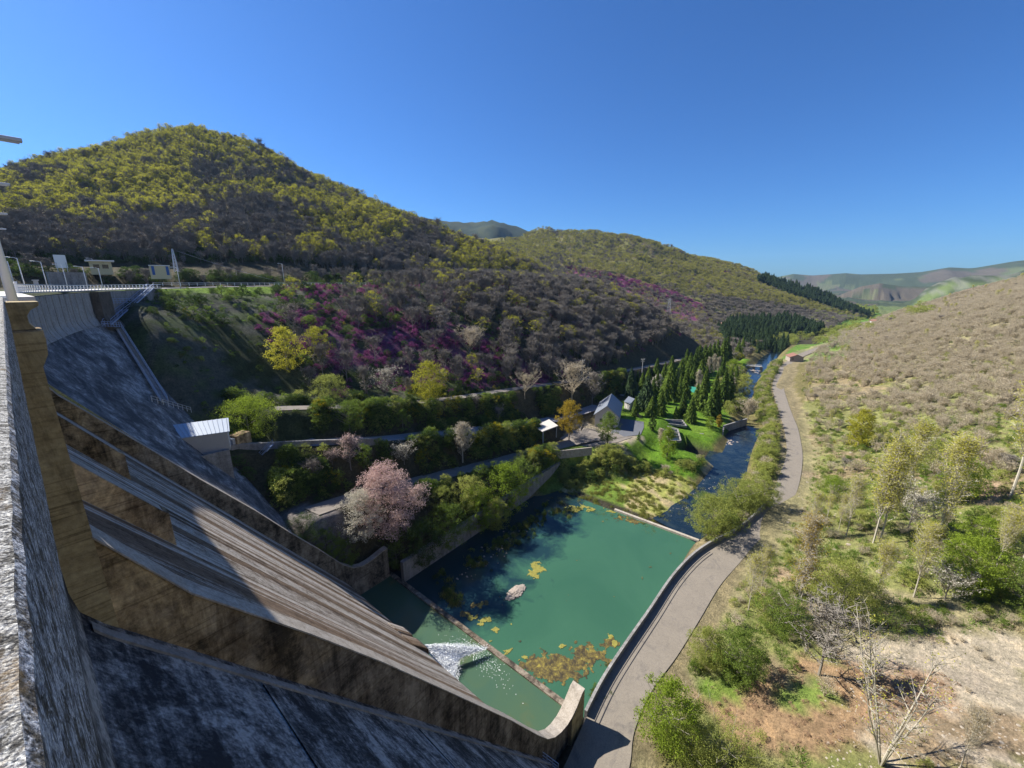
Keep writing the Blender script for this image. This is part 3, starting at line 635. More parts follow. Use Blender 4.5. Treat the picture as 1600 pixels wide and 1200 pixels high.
g = Geo(); g.prism([(-.5, 59.38), (.62, 59.38), (.6, 59.25), (.4, 59.12), (.3, 58.95), (.3, 58.7), (.42, 58.5), (-.2, 58.5), (-.3, 58.85)], 20.1, 21.1); g.obj('pier_bracket', M['ochre'], dam, bevel=.03)
# balustrade of the far crest
bal = empty('balustrade', 'long white balustrade on the curved far crest of the dam', 'railing', crest(54, .7, ztop(54)))
bl0 = bal.location.copy()
pg = Geo(); pg.box((0, 0, .45), (.12, .12, .9)); pme = pg.mesh('post', M['white'])
s = 54.0; k = 0
while s < SE:
    p = bpy.data.objects.new('post', pme); link(p, bal); c = crest(s, .7, ztop(s) - .05); p.location = Vector(c) - bl0; p.rotation_euler = (0, 0, -max(0, (s - 66) / RAD)); s += 1.6
for h0, h1, w in ((.86, .98, .09), (.48, .54, .04), (.2, .26, .04)):
    o = ribbon(54, SE, .7 - w, .7 + w, lambda s: ztop(s) - .05 + h0, lambda s: ztop(s) - .05 + h1, 'handrail' if h0 > .8 else 'rail', 'white', parent=bal)
    o.data.transform(__import__('mathutils').Matrix.Translation(-bl0))
# near parapet: coping stones of coarse granite right under the camera
par = empty('parapet', 'coarse granite parapet along the near crest, sunlit on top and shaded on its outer side', 'parapet', (-.4, -8, 58.4))
def wob(x, y, z, a): return a * (math.sin(x * 61 + y * 3.7 + z * 17) + math.sin(y * 23.1 + z * 41 + x * 9)) * .5
for i in range(14):
    s0 = -8 + i * 2.15; s1 = s0 + 2.142; g = Geo(); n = 44; vs = []
    for k in range(n + 1):
        s = s0 + (s1 - s0) * k / n; w = wob(0, s, 0, .0015)
        ring = [(-.8, 58.4), (-.8, 59.5), (-.45, 59.503), (-.11, 59.5), (-.085, 59.492), (-.075, 59.47), (-.075, 59.2), (-.078, 58.76), (-.1, 58.74), (-.62, 58.72)]
        vs += [(d + wob(d, s, z, .0012) + (w if d > -.2 else 0), s, z + wob(s, d, z, .001)) for d, z in ring]
    m_ = 10; fs = []; ms = []
    for k in range(n):
        for j in range(m_):
            fs.append((k * m_ + j, k * m_ + (j + 1) % m_, (k + 1) * m_ + (j + 1) % m_, (k + 1) * m_ + j))
            ms.append(0 if j in (0, 1, 2, 3) else 1)
    b = len(vs); g.v = vs; g.f = fs + [tuple(range(m_))[::-1], tuple(range(b - m_, b))]; g.m = ms + [1, 1]
    local(g, (-.4, -8, 58.4)); g.obj('coping_stone', [M['granite_top'], M['granite_face']], par)
# service platform of beams seen beyond the parapet, under the crest slab
pl = empty('service_platform', 'pale beamed platform under the crest slab behind the near pier head', 'platform', (-.3, 26, 58.0))
for i in range(6):
    g = Geo(); z = .35 + i * .2; g.bar((-.35, 0 + i * .5, z), (.55, 0 + i * .5, z), .1); g.obj('beam', M['white'], pl)
for d in (-.3, .1, .5):
    g = Geo(); g.bar((d, 2.6, 0), (d, 2.6, 1.4), .08); g.obj('post', M['galv'], pl)
# ---------------------------------------------------------------- pool walls
def wallthing(name, label, cat, path, w, ztopf, zbot, matn, piece='wall_section', step=1, loc=None):
    t = empty(name, label, cat, loc or path[0])
    L = Vector(t.location)
    for i in range(0, len(path) - 1, step):
        seg = path[i:i + step + 1]; g = Geo(); vs = []
        for j, p in enumerate(seg):
            a = np.array(path[max(i + j - 1, 0)][:2]); b = np.array(path[min(i + j + 1, len(path) - 1)][:2]); tt = (b - a) / (np.hypot(*(b - a)) + 1e-9); nn = np.array([-tt[1], tt[0]]) * w
            sh = tt * (.015 if j == 0 else (-.015 if j == len(seg) - 1 else 0))
            zt = ztopf(p); zb = zbot(p) if callable(zbot) else zbot
            vs += [(p[0] + sh[0], p[1] + sh[1], zb), (p[0] + sh[0] + nn[0], p[1] + sh[1] + nn[1], zb), (p[0] + sh[0] + nn[0], p[1] + sh[1] + nn[1], zt), (p[0] + sh[0], p[1] + sh[1], zt)]
        fs = [(k * 4 + q_, k * 4 + 4 + q_, k * 4 + 4 + (q_ + 1) % 4, k * 4 + (q_ + 1) % 4) for k in range(len(seg) - 1) for q_ in range(4)]
        n = len(vs); fs += [(0, 1, 2, 3), (n - 1, n - 2, n - 3, n - 4)]
        g.add(vs, fs); local(g, L); g.obj(piece, M[matn], t)
    return t
path = [(40.5 + i * 3.1, 61.6, 0) for i in range(20)] + [(101.5, 63, 0)]
wallthing('retaining_wall', 'long grey concrete retaining wall between the pool and the leafy bank', 'wall', path, .9, lambda p: 4.7 + .012 * (p[0] - 40), -2, 'grey_conc')
lp = [tuple(p) for p in LX]
i0 = min(range(len(lp)), key=lambda i: abs(lp[i][0] - 40.4) if lp[i][0] < 60 else 99)
i1 = min(range(len(lp)), key=lambda i: abs(proj(*lp[i])[0] - 1203) + abs(proj(*lp[i])[1] - 780))
wallthing('pool_parapet', 'long grey parapet between the green pool and the service road, curving at its far end', 'wall', lp[i0:i1 + 1], .42, lambda p: p[2] + .95, lambda p: -2 if p[0] < 92 else p[2] - .6, 'grey_conc')
g = Geo()
for off in (1.15, 1.75):
    vs = []
    for i in range(i0, i1 - 20):
        a = np.array(lp[i]); b = np.array(lp[i + 1]); tt = (b - a)[:2]; tt = tt / np.hypot(*tt); nn = np.array([tt[1], -tt[0]])
        vs += [(a[0] + nn[0] * off, a[1] + nn[1] * off, a[2] + .012), (a[0] + nn[0] * (off + .13), a[1] + nn[1] * (off + .13), a[2] + .012)]
    g.add(vs, [(k * 2, k * 2 + 1, k * 2 + 3, k * 2 + 2) for k in range(len(vs) // 2 - 1)])
o = g.obj('drain_channel', M['dark_metal']); o['kind'] = 'structure'
g = Geo(); g.prism([(92.6, -2), (92.6, .5), (93.3, .5), (93.3, -2)], 18.5, 40); o = local(g, (92.6, 29, 0)).obj('river_weir', M['top'], loc=(92.6, 29, 0)); tag(o, 'thin pale concrete weir across the far end of the green pool', 'weir')
# ---------------------------------------------------------------- jet of water from the outlet
def jet():
    r = random.Random(3); g = Geo()
    o = Vector((31.5, 43.9, 3.4))
    for i in range(11000):
        v = r.random(); v = .5 + .5 * math.copysign(abs(2 * v - 1) ** .6, v - .5); u = r.random() ** .75 * (1 - .22 * math.sin(math.pi * v))
        dr = Vector((1.0, -6.2, 0)) * (1 - v) + Vector((7.7, -6.8, 0)) * v
        p = o + dr * u; sp = .08 + .35 * u * (1 - .75 * v * u); zc = 3.2 * (1 - u) ** 1.3 + (.9 * u * (1 - u) * 4 * v + .9 * v * u * u)
        p += Vector((r.gauss(0, sp), r.gauss(0, sp), -3.0 + zc + abs(r.gauss(0, .06 + .2 * u)))); p.z = max(p.z, .47)
        d = (dr.normalized() + Vector((0, 0, r.gauss(0, .25)))).normalized() * r.uniform(.03, .14); w = Vector((r.gauss(0, 1), r.gauss(0, 1), r.gauss(0, 1))).normalized() * r.uniform(.02, .06)
        g.add([p - d, p + w, p + d, p - w], [(0, 1, 2, 3)])
    m = mat('white_spray', (.95, .97, .98), .6, .2); m.node_tree.nodes['Principled BSDF'].inputs['Subsurface Weight'].default_value = 0
    K, L_ = 46, 30; gc = Geo(); rn = random.Random(9)
    for side in (0, 1):
        for a in range(K + 1):
            for b in range(L_ + 1):
                u = a / K; v = b / L_; uu = u * (.97 - .24 * math.sin(math.pi * v)); dr = Vector((1.0, -6.2, 0)) * (1 - v) + Vector((7.7, -6.8, 0)) * v; p = o + dr * uu
                zc = 3.2 * (1 - uu) ** 1.3 + (.9 * uu * (1 - uu) * 4 * v + .9 * v * uu * uu); p.z = max(.47, p.z - 3.0 + zc + (rn.gauss(0, .03) + .22 * math.sin(math.pi * v) * (1 - u) if side == 0 else -.25)); p.x += rn.gauss(0, .02); p.y += rn.gauss(0, .02); gc.v.append(tuple(p))
        base = side * (K + 1) * (L_ + 1)
        for a in range(K):
            for b in range(L_): q0 = base + a * (L_ + 1) + b; gc.f.append((q0, q0 + 1, q0 + L_ + 2, q0 + L_ + 1)); gc.m.append(0)
    k0 = len(g.v); g.v += gc.v; g.f += [tuple(i + k0 for i in f_) for f_ in gc.f]; g.m += gc.m
    ob = g.obj('water_jet', m); tag(ob, 'white fan of spray shooting from the chute outlet into the basin', 'water jet', kind='stuff')
jet()
g = Geo(); r_ = random.Random(8)
for i in range(420):
    u = r_.gauss(0, 1); v = r_.gauss(0, 1); x, y = 38.0 + u * .9 - abs(v) * .3, 38 + v * 3.2; s_ = r_.uniform(.02, .08)
    if 28.5 < x < 39.3 and 22 < y < 64: g.add([(x - s_, y, .462), (x, y - s_ * .6, .462), (x + s_, y, .462), (x, y + s_ * .6, .462)], [(0, 1, 2, 3)])
o = g.obj('foam', bpy.data.materials['white_spray']); tag(o, 'white foam flecks where the spray lands on the basin', 'foam', kind='stuff')
# ---------------------------------------------------------------- vegetation
def leafmat(name, a, b, trans=.45, tint=None, rough=.7):
    m = bpy.data.materials.new(name); m.use_nodes = True; t = m.node_tree; t.nodes.clear()
    o = t.nodes.new('ShaderNodeOutputMaterial'); d = t.nodes.new('ShaderNodeBsdfDiffuse'); tr = t.nodes.new('ShaderNodeBsdfTranslucent'); mx = t.nodes.new('ShaderNodeMixShader')
    oi = t.nodes.new('ShaderNodeObjectInfo'); at_ = t.nodes.new('ShaderNodeAttribute'); at_.attribute_name = 'tint'
    mc = t.nodes.new('ShaderNodeMix'); mc.data_type = 'RGBA'; mc.inputs['A'].default_value = (*a, 1); mc.inputs['B'].default_value = (*b, 1)
    ad = t.nodes.new('ShaderNodeMath'); ad.operation = 'MULTIPLY_ADD'; ad.inputs[1].default_value = .55
    t.links.new(oi.outputs['Random'], ad.inputs[0])
    m2 = t.nodes.new('ShaderNodeMath'); m2.operation = 'MULTIPLY'; m2.inputs[1].default_value = .45
    t.links.new(at_.outputs['Fac'], m2.inputs[0]); t.links.new(m2.outputs[0], ad.inputs[2]); t.links.new(ad.outputs[0], mc.inputs['Factor'])
    t.links.new(mc.outputs['Result'], d.inputs[0]); t.links.new(mc.outputs['Result'], tr.inputs[0])
    mx.inputs[0].default_value = trans; t.links.new(d.outputs[0], mx.inputs[1]); t.links.new(tr.outputs[0], mx.inputs[2]); t.links.new(mx.outputs[0], o.inputs[0])
    return m
LM = {
 'bark': leafmat('grey_bark', (.16, .14, .12), (.26, .235, .20), 0), 'pale_bark': leafmat('pale_bark', (.34, .30, .24), (.48, .44, .36), 0),
 'dark_bark': leafmat('dark_bark', (.07, .055, .045), (.12, .10, .08), 0),
 'cream': leafmat('cream_twigs', (.30, .27, .18), (.42, .38, .27), .2), 'bud': leafmat('yellow_green_buds', (.24, .25, .03), (.50, .47, .06), .55), 'grey_twig': leafmat('grey_brown_twigs', (.32, .27, .22), (.54, .475, .40), .5),
 'brown_twig': leafmat('tan_twigs', (.37, .315, .225), (.56, .485, .35), .3),
 'dark_leaf': leafmat('dark_evergreen_leaves', (.045, .08, .025), (.10, .145, .035), .35), 'green': leafmat('fresh_green_leaves', (.12, .18, .035), (.22, .29, .06), .5),
 'lime': leafmat('bright_lime_leaves', (.18, .26, .03), (.29, .37, .05), .5), 'willow': leafmat('willow_olive_leaves', (.25, .29, .07), (.40, .42, .11), .5),
 'spruce': leafmat('spruce_needles', (.045, .09, .022), (.18, .25, .045), .35), 'pine': leafmat('blue_green_needles', (.04, .07, .035), (.08, .12, .05), .15),
 'yellow': leafmat('golden_leaves', (.28, .20, .03), (.42, .31, .04), .4), 'pink': leafmat('pink_blossom', (.52, .36, .33), (.68, .53, .48), .35),
 'white': leafmat('white_blossom', (.45, .42, .34), (.62, .58, .48), .3), 'heath': leafmat('purple_heather', (.16, .04, .125), (.34, .10, .25), .35),
 'broom': leafmat('yellow_broom_flowers', (.25, .22, .02), (.5, .4, .02), .3), 'poplar': leafmat('sparse_yellow_green_leaves', (.42, .42, .07), (.6, .56, .11), .5),
 'reed': leafmat('reed_blades', (.16, .2, .04), (.32, .30, .09), .3), 'grass': leafmat('grass_blades', (.09, .19, .02), (.17, .26, .04), .4),
 'straw': leafmat('dry_straw', (.32, .26, .15), (.42, .35, .22), .2), 'bracken': leafmat('red_bracken', (.28, .17, .10), (.42, .29, .19), .2),
}
def uvec(r, n):
    v = r.normal(size=(n, 3)); return v / np.linalg.norm(v, axis=1, keepdims=True)
class TG:                                  # triangle soup with a tint per face
    def __init__(s): s.P = []; s.T = []; s.M = []
    def leaves(s, r, c, size, tint, m, flat=0.0, asp=.8):
        n = len(c); a = uvec(r, n); b = uvec(r, n); b = np.cross(a, b); b /= np.linalg.norm(b, axis=1, keepdims=True) + 1e-9
        if flat: a[:, 2] *= (1 - flat); b[:, 2] *= (1 - flat)
        sz = (size * r.uniform(.6, 1.3, n))[:, None]
        s.P.append(np.stack([c - a * sz, c + a * sz * .6 + b * sz * asp, c + a * sz * .5 - b * sz * asp], 1)); s.T.append(tint); s.M.append(np.full(n, m))
    def sliver(s, a, b, w, r, tint, m):
        d = b - a; p = np.cross(d, uvec(r, len(a))); p /= np.linalg.norm(p, axis=1, keepdims=True) + 1e-9
        w = np.broadcast_to(np.asarray(w, float).reshape(-1, 1) if np.ndim(w) else np.full((len(a), 1), w), (len(a), 1))
        s.P.append(np.stack([a - p * w, a + p * w, b], 1)); s.T.append(tint); s.M.append(np.full(len(a), m))
    def tube(s, pts, rad, m, n=5):
        pts = np.array(pts, float); k = len(pts); rings = []
        for i in range(k):
            d = pts[min(i + 1, k - 1)] - pts[max(i - 1, 0)]; d /= np.linalg.norm(d) + 1e-9
            a = np.cross(d, [0.3, .9, .2]); a /= np.linalg.norm(a) + 1e-9; c = np.cross(a, d)
            t = np.arange(n) / n * 2 * np.pi; rings.append(pts[i] + rad[i] * (np.cos(t)[:, None] * a + np.sin(t)[:, None] * c))
        T = []
        for i in range(k - 1):
            for j in range(n):
                q = (j + 1) % n; A, B, C, D = rings[i][j], rings[i][q], rings[i + 1][q], rings[i + 1][j]; T += [[A, B, C], [A, C, D]]
        s.P.append(np.array(T)); s.T.append(np.full(len(T), .5)); s.M.append(np.full(len(T), m))
    def mesh(s, name, mats, only=None):
        P = np.concatenate(s.P); T = np.concatenate(s.T); Mi = np.concatenate(s.M)
        if only is not None:
            k = np.isin(Mi, only); P, T, Mi = P[k], T[k], Mi[k]
        n = len(P); me = bpy.data.meshes.new(name); me.vertices.add(3 * n); me.vertices.foreach_set('co', P.ravel().astype(np.float32))
        me.loops.add(3 * n); me.loops.foreach_set('vertex_index', np.arange(3 * n)); me.polygons.add(n)
        me.polygons.foreach_set('loop_start', np.arange(0, 3 * n, 3)); me.polygons.foreach_set('loop_total', np.full(n, 3))
        for k in mats: me.materials.append(LM[k] if isinstance(k, str) else k)
        me.polygons.foreach_set('material_index', Mi.astype(np.int32)); me.update()
        a = me.attributes.new('tint', 'FLOAT', 'POINT'); a.data.foreach_set('value', np.repeat(T, 3).astype(np.float32))
        return me
def crown(tg, r, prof, z0, z1, nclump, nleaf, lsize, m, csize=.09, inner=.55, squash=.8):
    # clumps of leaves spread through the crown, denser towards its outside
    t = r.uniform(0, 1, nclump); z = z0 + (z1 - z0) * t; rad = np.array([prof(q) for q in t]); ang = r.uniform(0, 2 * np.pi, nclump)
    rr = rad * (inner + (1 - inner) * r.uniform(0, 1, nclump) ** .5) * r.uniform(.8, 1.12, nclump)
    c = np.stack([rr * np.cos(ang), rr * np.sin(ang), z + r.normal(0, .015, nclump)], 1)
    n = nclump * nleaf; ci = np.repeat(np.arange(nclump), nleaf); cs = (csize * r.uniform(.55, 1.35, nclump))[ci][:, None]
    off = uvec(r, n) * (r.uniform(0, 1, n) ** .45)[:, None] * cs; off[:, 2] *= squash
    tint = np.clip(r.uniform(0, 1, nclump)[ci] * .7 + r.uniform(0, .3, n), 0, 1)
    tg.leaves(r, c[ci] + off, lsize, tint, m); return c
def egg(w, lo=.35):                         # crown outline, widest near lo
    return lambda t: w * (math.sin(math.pi * min(1, max(0.0, (t / (2 * lo) if t < lo else .5 + (t - lo) / (2 * (1 - lo)))))) ** .55 + .02)
def branches(tg, r, z0, z1, prof, n, w0, m, sub=6, rise=.35, tw=.004, subl=.12, levels=2):
    tips = []
    for i in range(n):
        t = r.uniform(0, 1) ** .8; z = z0 + (z1 - z0) * t * .9; a = r.uniform(0, 2 * np.pi); L = prof(min(1, t + .12)) * r.uniform(.75, 1.1)
        p0 = np.array([0, 0, z]); p1 = np.array([math.cos(a) * L * .5, math.sin(a) * L * .5, z + L * rise * .7]); p2 = np.array([math.cos(a) * L, math.sin(a) * L, z + L * rise * 1.6])
        p1 = p1 + r.normal(0, .012, 3); w = w0 * (1 - .6 * t)
        tg.tube([p0, p1, p2], [w, w * .6, w * .2], m, 3)
        k = sub; u = r.uniform(.2, 1, k)[:, None]; b = np.where(u < .5, p0 + (p1 - p0) * u * 2, p1 + (p2 - p1) * (u * 2 - 1))
        d = uvec(r, k); d[:, 2] = np.abs(d[:, 2]) * .8 + .15; e = b + d * subl * r.uniform(.5, 1.2, k)[:, None]
        tg.sliver(b, e, tw * 1.6, r, r.uniform(0, 1, k), m); tips.append(e)
        if levels > 1:
            k2 = k * 5; j = r.randint(0, k, k2); u2 = r.uniform(.25, 1, k2)[:, None]; b2 = b[j] + (e[j] - b[j]) * u2
            d2 = uvec(r, k2); d2[:, 2] = d2[:, 2] * .6 + .3; e2 = b2 + d2 * subl * .6 * r.uniform(.4, 1.2, k2)[:, None]
            tg.sliver(b2, e2, tw, r, r.uniform(0, 1, k2), m); tips.append(e2)
    return np.concatenate(tips)
def trunk(tg, r, top, w, m, lean=.02):
    k = 6; pts = [np.array([0, 0, -.03])]
    for i in range(1, k): pts.append(np.array([r.normal(0, lean) * i / k, r.normal(0, lean) * i / k, top * i / (k - 1)]))
    tg.tube(pts, [w * (1 - .85 * i / (k - 1)) for i in range(k)], m, 6)
PROTO = {}
def proto(kind, k, build, mats):
    L = []
    for i in range(k):
        tg = TG(); r = np.random.RandomState(hash_(kind) + i * 13); build(tg, r, i); L.append(tg.mesh(kind, mats))
    PROTO[kind] = L
def hash_(s): return sum(ord(c) * (i + 3) for i, c in enumerate(s)) % 100000
def b_oak(leafn, dens):
    def f(tg, r, i):
        pr = egg(.34 + .05 * r.rand(), .5); trunk(tg, r, .75, .022, 0)
        branches(tg, r, .18, .95, pr, 16, .010, 0, 5, .55, .0045, .15)
        crown(tg, r, pr, .34, 1.0, leafn, dens, .015, 1, .075, .25)
    return f
proto('oak_tree', 4, b_oak(60, 18), ['bark', 'bud'])
def b_bare(tg, r, i):
    pr = egg(.36 + .06 * r.rand(), .55); trunk(tg, r, .8, .02, 0)
    tips = branches(tg, r, .15, .98, pr, 34, .009, 0, 8, .8, .0055, .17)
    crown(tg, r, pr, .38, 1.0, 22, 14, .011, 1, .10, .3)
proto('bare_tree', 4, b_bare, ['bark', 'grey_twig'])
def b_scrubtree(tg, r, i):
    pr = egg(.42, .5)
    for k in range(7):
        a = r.uniform(0, 6.28); l = r.uniform(.25, .5); tg.tube([(0, 0, 0), (math.cos(a) * l * .4, math.sin(a) * l * .4, .4), (math.cos(a) * l * .8, math.sin(a) * l * .8, .85)], [.016, .01, .003], 0, 3)
    branches(tg, r, .1, .8, pr, 18, .007, 0, 7, .7, .006, .2); crown(tg, r, pr, .25, 1.0, 30, 14, .018, 1, .13, .3)
proto('leafless_shrub', 4, b_scrubtree, ['brown_twig', 'brown_twig'])
def b_bush(nc, nl, ls, cs, sq=.8):
    def f(tg, r, i):
        pr = lambda t: .56 * math.sqrt(max(0.02, 1 - t ** 2.2)) * (1 + .12 * math.sin(9 * t + i)); crown(tg, r, pr, .02, .92, nc, nl, ls, 0, cs, .45, sq)
        crown(tg, r, lambda t: .3, .3, 1.0, nc // 4, nl, ls, 0, cs, .2, sq)
        for k in range(5):
            a = r.uniform(0, 6.28); tg.tube([(0, 0, 0), (math.cos(a) * .2, math.sin(a) * .2, .6)], [.02, .006], 1, 3)
    return f
for kd, mt, nc, nl, ls, cs in (('dark_bush', 'dark_leaf', 60, 16, .034, .13), ('green_bush', 'green', 60, 16, .034, .13), ('willow_bush', 'willow', 70, 16, .027, .12), ('lime_bush', 'lime', 60, 16, .034, .12), ('broom_bush', 'broom', 40, 14, .03, .12), ('heather', 'heath', 34, 12, .045, .15)):
    proto(kd, 3, b_bush(nc, nl, ls, cs), [mt, 'dark_bark'])
def b_spruce(w, dens=1800, gap=.5):
    def f(tg, r, i):
        trunk(tg, r, .97, .016, 0, .003); n = dens; t = r.uniform(0, 1, n) ** .75; lay = np.floor(t * 17) / 17 + r.normal(0, .008, n)
        t = t * (1 - gap) + lay * gap; t = np.clip(t, 0, .99); z = .05 + .95 * t; R_ = w * (1 - t) ** .9 + .012; a = r.uniform(0, 6.283, n); lob = 1 + .13 * np.sin(a * 5 + t * 40)
        q = r.uniform(.35, 1.05, n) * lob; R1 = R_ * q; R0 = R1 - R_ * r.uniform(.25, .5, n)
        dr = .10 * w * 3
        A = np.stack([R0 * np.cos(a), R0 * np.sin(a), z], 1); B = np.stack([R1 * np.cos(a + r.normal(0, .1, n)), R1 * np.sin(a), z - R1 * .35 + r.normal(0, .01, n)], 1)
        tg.sliver(A, B, .011 + .012 * (1 - t), r, np.clip(q - .2 + r.uniform(-.2, .2, n), 0, 1), 1)
    return f
proto('spruce_tree', 3, b_spruce(.17), ['dark_bark', 'spruce'])
proto('pine_tree', 3, b_spruce(.27, 1500, .3), ['dark_bark', 'pine'])
def b_poplar(leafn, w=.12, up=1.9, lsz=.009):
    def f(tg, r, i):
        pr = lambda t: w * (math.sin(math.pi * min(1, .12 + t * .85)) ** .7)
        trunk(tg, r, .98, .0105, 0, .008); tips = branches(tg, r, .22, .95, pr, 34, .0042, 0, 7, up, .0016, .075)
        k = r.randint(0, len(tips), leafn); tg.leaves(r, tips[k] + r.normal(0, .012, (leafn, 3)), lsz, r.uniform(0, 1, leafn), 1)
    return f
proto('poplar_tree', 4, b_poplar(1700), ['pale_bark', 'poplar'])
def b_tuft(h=1.0, n=70, sp=.35):
    def f(tg, r, i):
        a = np.stack([r.normal(0, sp, n), r.normal(0, sp, n), np.zeros(n)], 1); b = a + np.stack([r.normal(0, .2, n), r.normal(0, .2, n), h * r.uniform(.4, 1, n)], 1); tg.sliver(a, b, .05, r, r.uniform(0, 1, n), 0)
    return f
proto('reed_tuft', 3, b_tuft(), ['reed']); proto('grass_tuft', 3, b_tuft(.8, 60, .5), ['grass']); proto('straw_tuft', 3, b_tuft(.7, 60, .5), ['straw']); proto('bracken_tuft', 3, b_bush(16, 12, .06, .2), ['bracken', 'dark_bark'])

# far away versions gathered into one object each: geometry nodes place them
def scatter(name, kind, pts, hs, rots, label, cat, group=None, widen=None):
    if len(pts) == 0: return
    me = bpy.data.meshes.new(name); me.vertices.add(len(pts)); me.vertices.foreach_set('co', np.asarray(pts, np.float32).ravel()); me.update()
    for nm, v in (('hs', hs), ('rz', rots)):
        a = me.attributes.new(nm, 'FLOAT', 'POINT'); a.data.foreach_set('value', np.asarray(v, np.float32))
    wd = widen if widen is not None else np.ones(len(pts)); a = me.attributes.new('wd', 'FLOAT', 'POINT'); a.data.foreach_set('value', np.asarray(wd, np.float32))
    o = bpy.data.objects.new(name, me); link(o); tag(o, label, cat, group, 'stuff')
    c = bpy.data.collections.new(kind + '_shapes')
    for i, m_ in enumerate(PROTO[kind]):
        c.objects.link(bpy.data.objects.new(f'{kind}_shape', m_))
    t = bpy.data.node_groups.new('scatter', 'GeometryNodeTree'); t.interface.new_socket('Geometry', in_out='INPUT', socket_type='NodeSocketGeometry'); t.interface.new_socket('Geometry', in_out='OUTPUT', socket_type='NodeSocketGeometry')
    N = t.nodes.new; L = t.links.new
    gi = N('NodeGroupInput'); go_ = N('NodeGroupOutput'); ip = N('GeometryNodeInstanceOnPoints'); ci = N('GeometryNodeCollectionInfo')
    ci.inputs['Collection'].default_value = c; ci.inputs['Separate Children'].default_value = True; ci.inputs['Reset Children'].default_value = True
    ip.inputs['Pick Instance'].default_value = True
    def na(n):
        x = N('GeometryNodeInputNamedAttribute'); x.data_type = 'FLOAT'; x.inputs['Name'].default_value = n; return x.outputs['Attribute']
    idx = N('GeometryNodeInputIndex'); md = N('ShaderNodeMath'); md.operation = 'MODULO'; md.inputs[1].default_value = len(PROTO[kind]); L(idx.outputs[0], md.inputs[0])
    L(md.outputs[0], ip.inputs['Instance Index'])
    rz = N('ShaderNodeCombineXYZ'); L(na('rz'), rz.inputs[2]); L(rz.outputs[0], ip.inputs['Rotation'])
    hw = N('ShaderNodeMath'); hw.operation = 'MULTIPLY'; L(na('hs'), hw.inputs[0]); L(na('wd'), hw.inputs[1])
    sc = N('ShaderNodeCombineXYZ'); L(hw.outputs[0], sc.inputs[0]); L(hw.outputs[0], sc.inputs[1]); L(na('hs'), sc.inputs[2]); L(sc.outputs[0], ip.inputs['Scale'])
    L(gi.outputs[0], ip.inputs['Points']); L(ci.outputs[0], ip.inputs['Instance']); L(ip.outputs[0], go_.inputs[0])
    md_ = o.modifiers.new('scatter', 'NODES'); md_.node_group = t
    return o
def visible(x, y, z, h):                      # can the top of it be seen past the land and the dam?
    px, py, dep = proj(x, y, z + h); ok = (dep > 3) & (px > -110) & (px < 1710) & (py < 1330)
    tx = z + h - EYE; best = np.ones(len(x), bool)
    for k in np.linspace(.06, .985, 70):
        best &= (EYE + tx * k) > gz(x * k, y * k) - .5
    return ok & best
def inst(kind, name, x, y, z, h, rz, label, cat, group, wd=1.0):
    me = PROTO[kind][int((x * 7 + y * 13)) % len(PROTO[kind])]; o = bpy.data.objects.new(name, me); COL.objects.link(o)
    o.location = (x, y, z); o.rotation_euler = (0, 0, rz); o.scale = (h * wd, h * wd, h); return tag(o, label, cat, group)
SPEC = {}                                    # kind -> list of x,y,z,h,wd
def put(kind, x, y, h, wd=None):
    SPEC.setdefault(kind, []).append(np.stack([x, y, gz(x, y), h, wd if wd is not None else np.ones(len(x))], 1))
RG = np.random.RandomState(11)
def field(x0, x1, y0, y1, dens):
    n = int((x1 - x0) * (y1 - y0) * dens); return RG.uniform(x0, x1, n), RG.uniform(y0, y1, n)
rdist = lambda x, y: np.min([segdist(x, y, ROAD[k][0])[0] - ROAD[k][1] for k in ROAD], axis=0)
def ok_road(x, y, c=1.0): return rdist(x, y) > c
# --- the mountain above the crest road
x, y = field(-90, 430, 196, 700, .10); z = gz(x, y); px, py, _ = proj(x, y, z)
k = (y > np.interp(x, [-90, 60, 100, 200, 430], [228, 228, 222, 212, 190])) & (x < np.interp(y, NS, ND) + 30) & ok_road(x, y, 3); x, y, px, py = x[k], y[k], px[k], py[k]
pn = fbm(x / 30, y / 30, 3); sky_ = np.interp(px, [0, 100, 200, 300, 400, 500, 600, 700, 800, 900], [255, 232, 205, 196, 225, 270, 318, 355, 392, 440]); base_ = np.interp(px, [0, 560, 930], [445, 440, 470])
up = np.clip((base_ - py) / (base_ - sky_ + 1), 0, 1); pg = np.clip(-.12 + 1.35 * up + 3.6 * pn + .25 * smooth((px - 300) / 300), .04, .93)
g_ = RG.rand(len(x)) < pg; h = RG.uniform(4.5, 9, len(x)) * np.where(RG.rand(len(x)) < .08, 1.35, 1)
put('oak_tree', x[g_], y[g_], h[g_], RG.uniform(.65, 1.1, g_.sum())); put('bare_tree', x[~g_], y[~g_], h[~g_], RG.uniform(.6, 1.0, (~g_).sum()))
# --- slope between hillside track and crest road
x, y = field(20, 345, 92, 214, .11); z = gz(x, y); px, py, _ = proj(x, y, z)
tr = np.interp(x, [36, 60, 90, 120, 154, 212, 280, 345], [101, 96, 93, 91, 88, 83, 76, 72]) + 3; cr_ = np.interp(x, [22, 40, 57, 90, 140, 200, 280], [150, 164, 172, 184, 200, 207, 211]) - 4
k = (y > tr) & (y < cr_) & ok_road(x, y, 1.5) & ((y > 66 + (x < 45) * 60)); x, y, px, py = x[k], y[k], px[k], py[k]; u = RG.rand(len(x)); t = (y - np.interp(x, [41, 345], [116, 74])) / 90
wood = smooth((px - 560 - 160 * (py > 520)) / 200); pn = fbm(x / 14, y / 14, 3); openb = (px < 430) & (py < 560)
kk = (u < .62 * wood + .10 * (1 - wood)) & ~openb; greenish = RG.rand(len(x)) < np.where((py < 500) & (px > 680), .2, .08)
